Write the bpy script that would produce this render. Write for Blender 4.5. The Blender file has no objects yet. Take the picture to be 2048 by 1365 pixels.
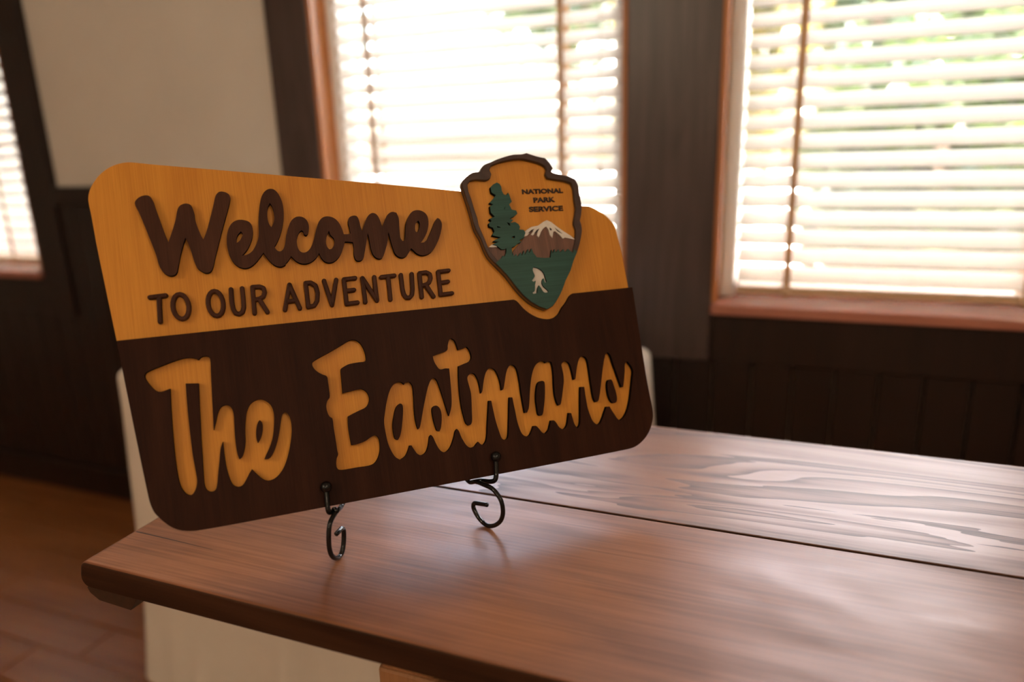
import bpy, bmesh, math, random
from mathutils import Vector, Matrix

# ------------------------------------------------------------------ camera
SC = bpy.context.scene
COL = SC.collection
CAM_Z = 1.24
cam_d = bpy.data.cameras.new('camera')
cam_d.sensor_width = 36.0
cam_d.lens = 1440.0 / 2048.0 * 36.0
cam_d.clip_start = 0.05
cam_d.clip_end = 300
cam = bpy.data.objects.new('camera', cam_d)
COL.objects.link(cam)
_r = Vector((0.9312957, 0.3630002, -0.0303164))
_u = Vector((-0.0680857, 0.2552272, 0.9644809))
_f = Vector((-0.3578443, 0.8961528, -0.2624071))
cam.matrix_world = Matrix(((_r.x, _u.x, -_f.x, 0), (_r.y, _u.y, -_f.y, 0), (_r.z, _u.z, -_f.z, CAM_Z), (0, 0, 0, 1)))
cam_d.dof.use_dof = True
cam_d.dof.focus_distance = 0.80
cam_d.dof.aperture_fstop = 1.75
SC.camera = cam

# ------------------------------------------------------------------ world, sun, exposure
SC.view_settings.view_transform = 'Standard'
SC.view_settings.look = 'None'
SC.view_settings.exposure = 1.6
SC.view_settings.gamma = 1.0
SC.view_settings.use_curve_mapping = False

world = bpy.data.worlds.new('World')
SC.world = world
world.use_nodes = True
_wn = world.node_tree.nodes
_wl = world.node_tree.links
_sky = _wn.new('ShaderNodeTexSky')
_sky.sky_type = 'NISHITA'
_sky.sun_disc = False
_sky.sun_elevation = math.radians(57)
_sky.sun_rotation = math.radians(45)
_sky.dust_density = 6.0
_sky.ozone_density = 0.4
_wl.new(_sky.outputs[0], _wn['Background'].inputs[0])
_wn['Background'].inputs[1].default_value = 1.9

_sd = bpy.data.lights.new('sun', 'SUN')
_sd.energy = 34.0
_sd.angle = math.radians(0.6)
_sd.color = (1.0, 0.97, 0.93)
sun = bpy.data.objects.new('sun', _sd)
COL.objects.link(sun)
_se, _sa = math.radians(57), math.radians(45)
_sv = Vector((math.sin(_sa) * math.cos(_se), math.cos(_sa) * math.cos(_se), math.sin(_se)))
sun.rotation_euler = _sv.to_track_quat('Z', 'Y').to_euler()
sun.location = _sv * 20

SC.cycles.max_bounces = 7
SC.cycles.diffuse_bounces = 4
SC.cycles.caustics_reflective = False
SC.cycles.caustics_refractive = False
random.seed(11)
LAMP_POWER = 15.5

# sign outlines in mm on the sign face (x right, y up from the bottom edge)
DATA = {"brown":[[-85.1,-0.07],[-94.95,-0.08],[-104.79,-0.02],[-114.64,0.11],[-124.48,0.35],[-126.49,0.46],[-128.5,0.66],[-130.49,0.95],[-132.46,1.34],[-134.62,1.84],
[-136.76,2.43],[-138.86,3.12],[-140.9,3.95],[-142.73,4.84],[-144.5,5.86],[-146.2,7.0],[-147.81,8.25],[-149.73,9.96],[-151.55,11.78],[-153.29,13.69],[-154.95,15.66],
[-156.68,17.82],[-158.35,20.04],[-159.89,22.34],[-161.27,24.73],[-162.19,26.76],[-162.93,28.86],[-163.54,31.01],[-164.07,33.17],[-164.54,35.53],[-164.89,37.92],
[-165.17,40.31],[-165.42,42.71],[-166.76,56.63],[-168.05,70.56],[-169.3,84.49],[-170.52,98.42],[-172.66,123.46],[-174.76,148.51],[-176.83,173.55],[-178.92,198.6],
[-73.76,198.6],[31.4,198.6],[136.56,198.6],[241.72,198.6],[243.05,197.84],[244.37,197.09],[245.52,196.13],[247.19,194.0],[248.68,191.74],[250.16,189.47],
[251.78,187.31],[253.5,185.35],[255.3,183.46],[257.19,181.66],[259.18,179.98],[261.39,178.29],[263.69,176.71],[266.08,175.28],[268.57,174.05],[271.38,172.93],
[274.28,171.99],[277.23,171.28],[280.22,170.82],[282.46,170.79],[284.7,171.08],[286.93,171.49],[289.17,171.83],[290.94,172.84],[292.73,173.81],[294.47,174.85],
[296.08,176.07],[297.61,177.68],[298.96,179.45],[300.28,181.25],[301.7,182.97],[303.26,184.52],[304.89,185.99],[306.53,187.46],[308.09,189.0],[309.54,190.72],
[310.9,192.52],[312.27,194.3],[313.77,195.98],[315.01,196.96],[316.37,197.78],[317.74,198.6],[338.19,198.6],[358.65,198.6],[379.1,198.6],[399.56,198.6],
[399.07,170.96],[398.57,143.32],[398.1,115.68],[397.72,88.03],[397.72,82.47],[397.82,76.9],[397.96,71.33],[398.09,65.77],[398.24,61.03],[398.44,56.29],
[398.59,51.55],[398.58,46.8],[398.46,43.98],[398.22,41.16],[397.85,38.36],[397.33,35.59],[396.8,33.6],[396.12,31.65],[395.33,29.74],[394.45,27.87],[393.27,25.55],
[392.01,23.27],[390.64,21.06],[389.11,18.97],[387.32,16.86],[385.4,14.87],[383.35,13.0],[381.2,11.27],[378.78,9.56],[376.27,8.0],[373.66,6.59],[370.98,5.34],
[368.71,4.47],[366.36,3.77],[363.98,3.23],[361.57,2.87],[357.51,2.53],[353.44,2.4],[349.36,2.37],[345.29,2.34],[332.22,2.12],[319.16,1.93],[306.09,1.78],
[293.03,1.68],[198.49,1.16],[103.96,0.69],[9.43,0.27]],"board":[[-188.45,294.09],[-189.16,303.03],[-189.75,311.97],[-190.31,320.91],[-190.91,329.85],[-191.21,333.31],
[-191.54,336.78],[-191.87,340.24],[-192.13,343.71],[-192.2,345.25],[-192.18,346.8],[-192.04,348.33],[-191.72,350.27],[-191.35,352.2],[-190.88,354.11],[-190.28,355.98],
[-189.53,357.84],[-188.66,359.65],[-187.7,361.41],[-186.67,363.14],[-185.36,365.2],[-184.0,367.22],[-182.54,369.18],[-180.97,371.04],[-179.12,372.96],[-177.16,374.79],
[-175.12,376.51],[-172.97,378.09],[-170.95,379.38],[-168.85,380.53],[-166.68,381.55],[-164.46,382.46],[-162.42,383.15],[-160.34,383.71],[-158.23,384.15],
[-156.1,384.5],[-154.4,384.68],[-152.69,384.77],[-150.97,384.74],[-149.27,384.61],[-144.13,383.92],[-139.01,383.09],[-133.89,382.22],[-128.77,381.42],[-110.17,378.85],
[-91.56,376.33],[-72.96,373.81],[-54.36,371.24],[8.74,362.47],[71.85,353.75],[134.93,344.81],[197.93,335.37],[236.68,328.95],[275.33,321.99],[313.96,314.86],
[352.62,307.92],[354.97,307.64],[357.34,307.49],[359.71,307.29],[362.02,306.85],[364.08,306.19],[366.08,305.34],[368.02,304.36],[369.93,303.33],[372.18,302.08],
[374.39,300.77],[376.54,299.36],[378.57,297.8],[380.79,295.83],[382.9,293.75],[384.9,291.55],[386.78,289.26],[388.23,287.3],[389.57,285.26],[390.76,283.13],
[391.74,280.91],[392.5,278.57],[393.04,276.16],[393.42,273.71],[393.71,271.25],[394.39,264.47],[394.95,257.67],[395.4,250.86],[395.76,244.05],[396.24,233.37],
[396.64,222.68],[396.91,211.99],[397.0,201.3],[396.79,172.98],[396.36,144.67],[395.88,116.35],[395.52,88.03],[395.53,82.47],[395.63,76.9],[395.76,71.33],
[395.89,65.77],[396.04,61.03],[396.24,56.29],[396.39,51.55],[396.38,46.8],[396.26,43.98],[396.02,41.16],[395.65,38.36],[395.13,35.59],[394.6,33.6],[393.92,31.65],
[393.13,29.74],[392.25,27.87],[391.07,25.55],[389.81,23.27],[388.44,21.06],[386.91,18.97],[385.12,16.86],[383.2,14.87],[381.15,13.0],[379.0,11.27],[376.58,9.56],
[374.07,8.0],[371.46,6.59],[368.78,5.34],[366.51,4.47],[364.16,3.77],[361.78,3.23],[359.37,2.87],[355.31,2.53],[351.24,2.4],[347.16,2.37],[343.09,2.34],
[330.57,2.12],[318.06,1.93],[305.54,1.78],[293.03,1.68],[198.49,1.16],[103.96,0.69],[9.43,0.27],[-85.1,-0.07],[-94.95,-0.08],[-104.79,-0.02],[-114.64,0.11],
[-124.48,0.35],[-126.49,0.46],[-128.5,0.66],[-130.49,0.95],[-132.46,1.34],[-134.62,1.84],[-136.76,2.43],[-138.86,3.12],[-140.9,3.95],[-142.73,4.84],[-144.5,5.86],
[-146.2,7.0],[-147.81,8.25],[-149.73,9.96],[-151.55,11.78],[-153.29,13.69],[-154.95,15.66],[-156.68,17.82],[-158.35,20.04],[-159.89,22.34],[-161.27,24.73],
[-162.19,26.76],[-162.93,28.86],[-163.54,31.01],[-164.07,33.17],[-164.54,35.53],[-164.89,37.92],[-165.17,40.31],[-165.42,42.71],[-166.75,56.63],[-168.02,70.56],
[-169.26,84.49],[-170.52,98.42],[-175.04,147.34],[-179.57,196.25],[-184.07,245.17]],"W":[[-149.29,338.63],[-149.0,340.04],[-148.29,341.35],[-147.31,342.54],
[-146.24,343.6],[-145.06,344.52],[-143.75,345.27],[-142.35,345.85],[-140.91,346.27],[-139.64,346.49],[-138.33,346.56],[-137.05,346.41],[-135.85,346.0],
[-134.85,345.31],[-134.0,344.4],[-133.33,343.34],[-132.81,342.21],[-132.12,339.98],[-131.66,337.69],[-131.28,335.36],[-130.86,333.06],[-130.08,329.46],
[-129.29,325.86],[-128.5,322.27],[-127.72,318.67],[-126.95,315.07],[-126.19,311.47],[-125.41,307.88],[-124.57,304.3],[-123.99,302.05],[-123.35,299.82],
[-122.69,297.6],[-122.03,295.37],[-120.89,298.12],[-119.74,300.87],[-118.61,303.62],[-117.5,306.38],[-116.27,309.51],[-115.05,312.65],[-113.88,315.81],
[-112.78,319.0],[-112.06,321.55],[-111.45,324.13],[-110.82,326.7],[-110.01,329.22],[-109.51,330.44],[-108.91,331.63],[-108.17,332.71],[-107.25,333.62],
[-106.03,334.44],[-104.68,335.08],[-103.26,335.5],[-101.81,335.66],[-100.41,335.55],[-99.03,335.19],[-97.77,334.57],[-96.75,333.66],[-95.87,332.19],[-95.33,330.51],
[-95.01,328.75],[-94.75,326.99],[-94.54,324.71],[-94.49,322.4],[-94.47,320.1],[-94.29,317.81],[-93.92,315.47],[-93.44,313.15],[-92.89,310.84],[-92.33,308.53],
[-91.74,306.19],[-91.13,303.86],[-90.48,301.53],[-89.78,299.22],[-89.36,298.09],[-88.86,296.97],[-88.37,295.86],[-87.4,297.91],[-86.41,299.94],[-85.45,302.0],
[-84.56,304.08],[-83.23,307.57],[-81.96,311.1],[-80.74,314.63],[-79.52,318.17],[-78.41,321.39],[-77.32,324.62],[-76.24,327.86],[-75.17,331.09],[-74.31,333.87],
[-73.51,336.67],[-72.64,339.44],[-71.6,342.15],[-70.87,343.48],[-69.93,344.69],[-68.82,345.72],[-67.87,346.35],[-66.8,346.77],[-65.69,346.89],[-64.32,346.73],
[-62.97,346.4],[-61.67,345.92],[-60.44,345.29],[-59.25,344.42],[-58.24,343.33],[-57.53,342.06],[-57.26,340.76],[-57.35,339.4],[-57.6,338.06],[-58.18,335.74],
[-58.88,333.45],[-59.64,331.17],[-60.41,328.9],[-61.45,325.97],[-62.52,323.05],[-63.62,320.14],[-64.69,317.22],[-65.99,313.68],[-67.28,310.14],[-68.56,306.6],
[-69.82,303.05],[-71.15,299.21],[-72.46,295.37],[-73.75,291.53],[-75.05,287.68],[-76.14,284.51],[-77.23,281.33],[-78.32,278.15],[-79.38,274.97],[-80.11,272.59],
[-80.8,270.19],[-81.53,267.81],[-82.4,265.48],[-82.94,264.29],[-83.56,263.14],[-84.31,262.08],[-85.22,261.18],[-86.43,260.46],[-87.8,260.05],[-89.22,259.98],
[-90.61,260.33],[-91.91,261.02],[-93.11,261.87],[-94.3,262.8],[-95.44,263.8],[-96.47,264.89],[-97.33,266.11],[-98.11,267.67],[-98.69,269.33],[-99.15,271.03],
[-99.55,272.75],[-100.09,275.35],[-100.52,277.97],[-100.92,280.6],[-101.38,283.22],[-101.82,285.53],[-102.28,287.84],[-102.78,290.14],[-103.33,292.43],
[-103.8,294.1],[-104.34,295.75],[-104.89,297.4],[-105.44,299.05],[-106.25,297.18],[-107.08,295.31],[-107.89,293.44],[-108.63,291.53],[-109.74,288.42],[-110.8,285.29],
[-111.81,282.14],[-112.79,278.98],[-113.5,276.48],[-114.16,273.97],[-114.82,271.45],[-115.53,268.95],[-116.0,267.19],[-116.46,265.4],[-117.06,263.69],[-117.94,262.13],
[-119.09,261.02],[-120.56,260.27],[-122.15,259.95],[-123.46,260.04],[-124.75,260.39],[-125.97,260.96],[-127.1,261.67],[-128.3,262.68],[-129.38,263.84],
[-130.33,265.12],[-131.15,266.47],[-131.89,268.03],[-132.47,269.66],[-132.93,271.33],[-133.34,273.01],[-133.76,275.25],[-134.06,277.51],[-134.35,279.78],
[-134.71,282.03],[-135.25,284.64],[-135.84,287.24],[-136.46,289.82],[-137.08,292.41],[-137.88,295.67],[-138.69,298.92],[-139.51,302.17],[-140.33,305.41],
[-141.14,308.67],[-141.93,311.92],[-142.74,315.18],[-143.58,318.42],[-144.29,321.04],[-145.02,323.64],[-145.77,326.25],[-146.51,328.85],[-147.35,331.28],
[-148.27,333.69],[-149.01,336.13]],"elcome":[[[-65.99,290.93],[-65.83,292.9],[-65.61,294.87],[-65.31,296.82],[-64.9,298.75],[-64.4,300.74],[-63.81,302.7],
[-63.11,304.63],[-62.26,306.48],[-61.4,308.04],[-60.42,309.54],[-59.3,310.93],[-58.02,312.16],[-56.74,313.07],[-55.33,313.81],[-53.83,314.36],[-52.29,314.7],
[-50.63,314.83],[-48.96,314.73],[-47.3,314.45],[-45.68,314.01],[-44.24,313.51],[-42.84,312.87],[-41.57,312.05],[-40.51,311.01],[-39.66,309.63],[-39.08,308.1],
[-38.71,306.49],[-38.51,304.86],[-38.47,302.87],[-38.64,300.87],[-38.97,298.89],[-39.41,296.93],[-39.98,294.93],[-40.68,292.98],[-41.48,291.06],[-42.36,289.17],
[-43.36,287.19],[-44.43,285.25],[-45.6,283.37],[-46.88,281.57],[-48.2,280.0],[-49.65,278.54],[-51.15,277.12],[-52.63,275.69],[-51.32,275.8],[-50.01,275.88],
[-48.72,276.02],[-47.46,276.33],[-46.07,276.86],[-44.71,277.52],[-43.44,278.3],[-42.27,279.22],[-41.03,280.48],[-39.92,281.88],[-38.91,283.35],[-37.96,284.85],
[-37.05,286.4],[-36.21,287.98],[-35.45,289.61],[-34.77,291.27],[-34.21,292.87],[-33.73,294.49],[-33.34,296.14],[-33.04,297.81],[-32.71,300.79],[-32.51,303.79],
[-32.33,306.79],[-32.05,309.78],[-31.61,313.12],[-31.12,316.44],[-30.55,319.76],[-29.91,323.07],[-29.21,326.42],[-28.45,329.77],[-27.58,333.09],[-26.54,336.35],
[-25.79,338.28],[-24.9,340.16],[-23.84,341.94],[-22.6,343.58],[-21.45,344.74],[-20.15,345.76],[-18.73,346.57],[-17.2,347.1],[-15.78,347.28],[-14.32,347.19],
[-12.91,346.81],[-11.66,346.14],[-10.27,344.9],[-9.1,343.42],[-8.14,341.77],[-7.34,340.06],[-6.41,337.55],[-5.68,334.97],[-5.14,332.35],[-4.77,329.7],[-4.55,326.65],
[-4.52,323.59],[-4.67,320.53],[-4.96,317.48],[-5.41,314.43],[-6.03,311.42],[-6.78,308.42],[-7.64,305.46],[-8.62,302.45],[-9.71,299.48],[-10.9,296.54],[-12.17,293.64],
[-13.06,291.82],[-14.06,290.04],[-15.09,288.29],[-16.13,286.54],[-17.05,285.3],[-17.98,284.07],[-18.45,282.7],[-18.18,281.18],[-17.44,279.77],[-16.44,278.53],
[-15.59,277.8],[-14.56,277.32],[-13.47,277.22],[-12.19,277.62],[-11.03,278.38],[-10.09,279.37],[-9.25,280.72],[-8.57,282.18],[-8.02,283.7],[-7.52,285.22],
[-6.86,287.52],[-6.3,289.84],[-5.76,292.17],[-5.16,294.48],[-4.77,295.36],[-4.34,296.23],[-3.68,298.09],[-3.06,299.97],[-2.42,301.84],[-1.67,303.67],[-0.87,305.44],
[-0.01,307.2],[0.96,308.88],[2.11,310.43],[3.23,311.6],[4.49,312.65],[5.86,313.52],[7.33,314.18],[8.65,314.52],[10.02,314.62],[11.4,314.51],[12.74,314.23],
[13.99,313.77],[15.18,313.13],[16.27,312.32],[17.21,311.38],[18.05,310.19],[18.71,308.88],[19.22,307.5],[19.58,306.08],[19.77,304.65],[19.79,303.2],[19.68,301.75],
[19.47,300.31],[19.16,298.86],[18.74,297.42],[18.22,296.03],[17.58,294.68],[16.66,293.72],[15.55,292.91],[14.45,293.52],[13.56,294.33],[13.32,295.37],[13.32,296.49],
[13.11,297.55],[12.39,298.32],[11.48,298.94],[10.1,298.16],[8.88,297.21],[8.16,296.22],[7.55,295.16],[7.02,294.05],[6.56,292.91],[6.04,291.39],[5.59,289.83],
[5.23,288.26],[4.97,286.67],[4.85,285.24],[4.83,283.8],[4.92,282.36],[5.12,280.94],[5.38,279.63],[5.73,278.33],[6.22,277.1],[6.9,275.98],[7.9,274.99],[9.13,274.28],
[10.48,273.92],[11.98,273.97],[13.46,274.4],[14.82,275.1],[16.0,275.96],[17.09,276.96],[18.06,278.06],[18.94,279.24],[20.01,281.01],[20.95,282.85],[21.8,284.73],
[22.62,286.64],[23.37,288.49],[24.05,290.36],[24.7,292.25],[25.37,294.13],[26.04,296.02],[26.69,297.91],[27.37,299.8],[28.12,301.65],[28.81,303.27],[29.54,304.88],
[30.36,306.43],[31.33,307.89],[32.35,309.14],[33.49,310.31],[34.74,311.33],[36.14,312.1],[37.62,312.58],[39.18,312.8],[40.77,312.8],[42.34,312.62],[43.9,312.25],
[45.42,311.69],[46.86,310.95],[48.18,310.04],[49.45,308.86],[50.58,307.52],[51.56,306.07],[52.43,304.56],[53.17,302.97],[53.75,301.31],[54.23,299.61],[54.68,297.91],
[55.06,296.27],[55.37,294.63],[55.65,292.97],[55.95,291.32],[57.1,291.21],[58.25,291.09],[59.4,291.07],[60.76,291.22],[62.12,291.46],[63.47,291.7],[63.37,293.27],
[63.27,294.84],[63.16,296.42],[63.04,297.99],[62.84,299.63],[62.58,301.27],[62.39,302.91],[62.39,304.56],[62.56,305.92],[62.86,307.27],[63.34,308.55],[64.06,309.68],
[65.27,310.71],[66.76,311.38],[68.34,311.77],[69.86,311.91],[71.37,311.75],[72.66,311.1],[73.45,310.13],[73.96,308.95],[74.3,307.67],[74.57,306.39],[74.88,304.42],
[75.05,302.43],[75.19,300.44],[75.41,298.45],[75.64,297.18],[75.92,295.92],[76.22,294.66],[76.51,293.4],[77.45,295.57],[78.37,297.75],[79.32,299.92],[80.32,302.07],
[81.25,304.05],[82.19,306.03],[83.24,307.94],[84.51,309.7],[85.69,310.98],[87.03,312.13],[88.51,313.04],[90.13,313.58],[91.45,313.6],[92.77,313.24],[93.99,312.58],
[95.0,311.69],[96.05,310.18],[96.82,308.48],[97.41,306.68],[97.93,304.88],[98.42,302.83],[98.76,300.75],[99.05,298.66],[99.37,296.57],[100.24,298.24],[101.09,299.91],
[101.96,301.58],[102.86,303.23],[103.81,305.06],[104.75,306.91],[105.79,308.68],[107.05,310.28],[108.26,311.39],[109.63,312.34],[111.12,313.07],[112.69,313.53],
[113.96,313.53],[115.21,313.18],[116.47,312.7],[117.73,312.28],[118.22,310.76],[118.76,309.25],[119.22,307.72],[119.49,306.16],[119.55,304.16],[119.42,302.17],
[119.21,300.17],[119.04,298.17],[118.87,295.85],[118.69,293.53],[118.52,291.21],[118.4,288.88],[118.3,287.22],[118.21,285.55],[118.21,283.88],[118.39,282.23],
[118.84,281.02],[119.54,279.9],[120.25,278.77],[121.36,278.89],[122.29,279.29],[122.97,280.48],[123.41,281.81],[123.75,283.18],[124.18,285.14],[124.54,287.12],
[124.87,289.1],[125.25,291.07],[125.63,293.07],[126.0,295.06],[126.44,297.04],[127.01,298.98],[127.77,301.01],[128.63,303.01],[129.61,304.94],[130.74,306.78],
[131.89,308.4],[133.17,309.94],[134.58,311.34],[136.17,312.5],[137.6,313.2],[139.14,313.65],[140.74,313.88],[142.34,313.88],[144.02,313.67],[145.67,313.24],
[147.25,312.59],[148.71,311.74],[149.97,310.73],[151.09,309.55],[152.01,308.21],[152.68,306.75],[153.18,304.77],[153.4,302.73],[153.4,300.65],[153.24,298.6],
[152.89,296.22],[152.36,293.87],[151.66,291.56],[150.83,289.31],[149.91,287.27],[148.83,285.3],[147.64,283.39],[146.37,281.54],[145.08,279.89],[143.68,278.32],
[142.24,276.79],[140.81,275.24],[142.19,275.26],[143.56,275.29],[144.85,275.61],[146.13,276.33],[147.32,277.21],[148.4,278.21],[149.39,279.31],[150.62,280.98],
[151.7,282.76],[152.72,284.59],[153.76,286.4],[154.9,288.34],[156.02,290.29],[157.14,292.25],[158.25,294.2],[159.14,295.85],[160.01,297.51],[160.91,299.16],
[161.9,300.74],[162.61,301.57],[163.43,302.3],[164.26,303.04],[165.65,302.55],[166.78,301.79],[167.52,300.5],[168.1,299.12],[168.5,297.69],[168.68,296.22],
[168.6,294.52],[168.28,292.83],[167.81,291.17],[167.29,289.52],[166.5,287.17],[165.63,284.84],[164.68,282.55],[163.63,280.3],[162.42,277.96],[161.11,275.67],
[159.73,273.43],[158.27,271.24],[156.98,269.38],[155.64,267.56],[154.19,265.83],[152.56,264.29],[151.1,263.25],[149.5,262.42],[147.82,261.74],[146.1,261.18],
[144.62,260.8],[143.09,260.54],[141.56,260.45],[140.04,260.6],[138.55,261.0],[137.12,261.63],[135.76,262.41],[134.48,263.31],[133.53,264.19],[132.7,265.21],
[131.92,266.27],[131.1,267.3],[130.34,268.13],[129.58,268.94],[128.81,269.75],[127.99,268.37],[127.17,267.0],[126.27,265.69],[125.38,264.52],[124.47,263.38],
[123.48,262.3],[122.39,261.35],[121.11,260.55],[119.71,259.98],[118.24,259.7],[116.71,259.74],[115.21,260.07],[113.83,260.72],[112.65,261.58],[111.58,262.6],
[110.64,263.75],[109.89,265.0],[109.25,266.6],[108.83,268.29],[108.53,270.01],[108.23,271.73],[107.93,273.39],[107.67,275.06],[107.44,276.74],[107.21,278.42],
[106.97,280.25],[106.74,282.09],[106.51,283.92],[106.28,285.76],[106.07,287.32],[105.85,288.88],[105.63,290.44],[104.91,287.35],[104.22,284.25],[103.48,281.16],
[102.65,278.1],[102.0,276.14],[101.27,274.22],[100.48,272.31],[99.67,270.41],[99.05,268.96],[98.39,267.53],[97.71,266.11],[96.97,264.71],[96.31,263.43],
[95.57,262.2],[94.58,261.23],[93.35,260.66],[91.98,260.43],[90.66,260.63],[89.32,261.25],[88.08,262.09],[86.98,263.11],[86.06,264.28],[85.22,265.83],[84.6,267.5],
[84.14,269.24],[83.79,270.99],[83.48,273.28],[83.31,275.58],[83.22,277.9],[83.12,280.21],[83.04,282.02],[82.99,283.83],[82.93,285.64],[82.81,287.44],[82.67,288.56],
[82.45,289.66],[82.24,290.77],[81.79,288.99],[81.34,287.22],[80.89,285.45],[80.41,283.68],[79.86,281.76],[79.29,279.84],[78.71,277.92],[78.13,276.01],[77.57,274.09],
[77.01,272.17],[76.44,270.26],[75.85,268.36],[75.42,266.9],[75.0,265.44],[74.5,264.01],[73.84,262.66],[73.08,261.66],[72.12,260.84],[71.01,260.29],[69.55,259.98],
[68.05,259.99],[66.64,260.4],[65.68,261.15],[64.99,262.23],[64.54,263.42],[64.22,264.86],[64.07,266.33],[64.03,267.81],[64.05,269.29],[64.19,270.9],[64.45,272.5],
[64.72,274.11],[64.89,275.72],[64.93,277.18],[64.89,278.64],[64.83,280.11],[64.78,281.58],[63.48,281.85],[62.17,282.13],[60.87,282.39],[59.55,282.61],[58.41,282.74],
[57.25,282.8],[56.1,282.87],[55.55,281.45],[55.01,280.03],[54.46,278.61],[53.88,277.21],[53.28,275.78],[52.67,274.36],[52.03,272.96],[51.3,271.59],[50.46,270.15],
[49.57,268.73],[48.59,267.36],[47.51,266.09],[46.27,264.86],[44.95,263.71],[43.54,262.68],[42.05,261.79],[40.85,261.25],[39.59,260.85],[38.3,260.61],[36.99,260.54],
[35.75,260.64],[34.52,260.89],[33.35,261.33],[32.29,261.96],[31.17,262.95],[30.21,264.12],[29.37,265.4],[28.64,266.73],[28.07,268.05],[27.65,269.43],[27.29,270.84],
[26.9,272.24],[26.02,271.01],[25.16,269.77],[24.26,268.55],[23.27,267.42],[22.2,266.38],[21.06,265.4],[19.86,264.51],[18.59,263.73],[17.25,263.03],[15.85,262.43],
[14.41,261.96],[12.93,261.66],[11.45,261.54],[9.95,261.59],[8.46,261.79],[7.02,262.16],[5.67,262.69],[4.38,263.38],[3.16,264.2],[2.02,265.1],[1.01,266.09],
[0.12,267.19],[-0.74,268.33],[-1.61,269.44],[-2.29,270.25],[-2.96,271.07],[-3.72,269.95],[-4.47,268.82],[-5.24,267.71],[-6.08,266.66],[-7.03,265.65],[-8.03,264.7],
[-9.06,263.78],[-10.07,262.84],[-9.86,262.38],[-9.65,261.92],[-10.94,261.45],[-12.22,260.93],[-13.51,260.51],[-14.84,260.36],[-16.25,260.51],[-17.65,260.88],
[-18.98,261.43],[-20.22,262.15],[-21.64,263.23],[-22.92,264.47],[-24.11,265.82],[-25.21,267.22],[-26.22,268.72],[-27.13,270.29],[-27.97,271.9],[-28.81,273.5],
[-29.43,274.73],[-30.01,275.99],[-30.6,277.24],[-31.55,276.08],[-32.5,274.92],[-33.46,273.76],[-34.45,272.63],[-35.79,271.11],[-37.14,269.59],[-38.53,268.12],
[-40.02,266.73],[-41.4,265.59],[-42.84,264.51],[-44.35,263.54],[-45.95,262.75],[-47.29,262.28],[-48.68,261.97],[-50.09,261.84],[-51.5,261.91],[-53.03,262.22],
[-54.52,262.73],[-55.95,263.41],[-57.28,264.24],[-58.53,265.23],[-59.67,266.36],[-60.69,267.6],[-61.57,268.93],[-62.6,270.87],[-63.47,272.89],[-64.22,274.96],
[-64.87,277.06],[-65.28,278.69],[-65.58,280.35],[-65.79,282.03],[-65.94,283.71],[-66.06,285.51],[-66.1,287.32],[-66.08,289.13]],[[-50.66,302.11],[-50.05,301.08],
[-49.45,300.05],[-49.19,298.96],[-49.47,297.6],[-50.1,296.32],[-50.83,295.1],[-51.67,293.76],[-52.61,292.5],[-53.67,291.34],[-54.84,290.56],[-56.12,289.93],
[-56.15,291.35],[-56.18,292.76],[-56.02,294.15],[-55.69,295.33],[-55.25,296.48],[-54.71,297.59],[-54.07,298.64],[-53.32,299.59],[-52.45,300.45],[-51.54,301.27]],
[[-17.75,331.53],[-17.1,330.25],[-16.44,328.97],[-15.95,327.63],[-15.57,325.95],[-15.28,324.25],[-15.09,322.53],[-15.0,320.81],[-14.99,318.78],[-15.07,316.76],
[-15.26,314.74],[-15.56,312.74],[-15.88,311.38],[-16.32,310.05],[-16.85,308.74],[-17.43,307.47],[-18.0,306.48],[-18.69,305.56],[-19.38,304.64],[-20.01,305.64],
[-20.65,306.64],[-21.14,307.71],[-21.51,309.05],[-21.8,310.4],[-22.0,311.78],[-22.12,313.16],[-22.17,314.84],[-22.13,316.52],[-22.01,318.2],[-21.84,319.88],
[-21.64,321.57],[-21.39,323.26],[-21.05,324.92],[-20.57,326.55],[-20.0,327.85],[-19.28,329.09],[-18.5,330.3]],[[40.28,296.31],[40.64,294.75],[41.0,293.19],
[41.54,291.69],[42.36,290.52],[43.34,289.44],[44.18,288.28],[44.64,287.23],[44.93,286.12],[44.99,284.99],[44.86,283.68],[44.61,282.39],[44.23,281.13],[43.74,279.92],
[43.16,278.8],[42.47,277.74],[41.68,276.76],[40.77,275.89],[39.58,275.53],[38.26,275.45],[37.5,276.45],[36.74,277.45],[36.21,278.56],[35.88,279.99],[35.69,281.45],
[35.64,282.92],[35.72,284.38],[35.95,286.0],[36.33,287.59],[36.81,289.16],[37.37,290.7],[38.0,292.14],[38.74,293.54],[39.52,294.92]],[[141.53,301.65],[142.05,300.66],
[142.57,299.66],[142.83,298.61],[142.78,297.25],[142.56,295.91],[142.22,294.58],[141.8,293.29],[141.17,291.78],[140.42,290.33],[139.62,288.89],[138.84,287.45],
[137.65,288.07],[136.8,288.93],[136.57,290.25],[136.55,291.6],[136.68,292.96],[136.9,294.29],[137.17,295.5],[137.54,296.67],[138.02,297.81],[138.61,298.88],
[139.47,299.9],[140.5,300.78]]],"strokes":[["T",0,[[[-145.03,240.03],[-130.47,240.54]],[[-136.68,240.33],[-138.1,213.92]]]],["O",1,[[[-109.87,226.81],[-110.29,222.83],
[-111.4,219.32],[-113.09,216.62],[-115.2,215.01],[-117.52,214.62],[-119.82,215.51],[-121.88,217.56],[-123.49,220.6],[-124.51,224.31],[-124.83,228.34],[-124.43,232.31],
[-123.33,235.81],[-121.65,238.52],[-119.55,240.16],[-117.23,240.57],[-114.92,239.71],[-112.84,237.66],[-111.21,234.61],[-110.19,230.87]]]],["O",1,[[[-76.57,226.72],
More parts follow.
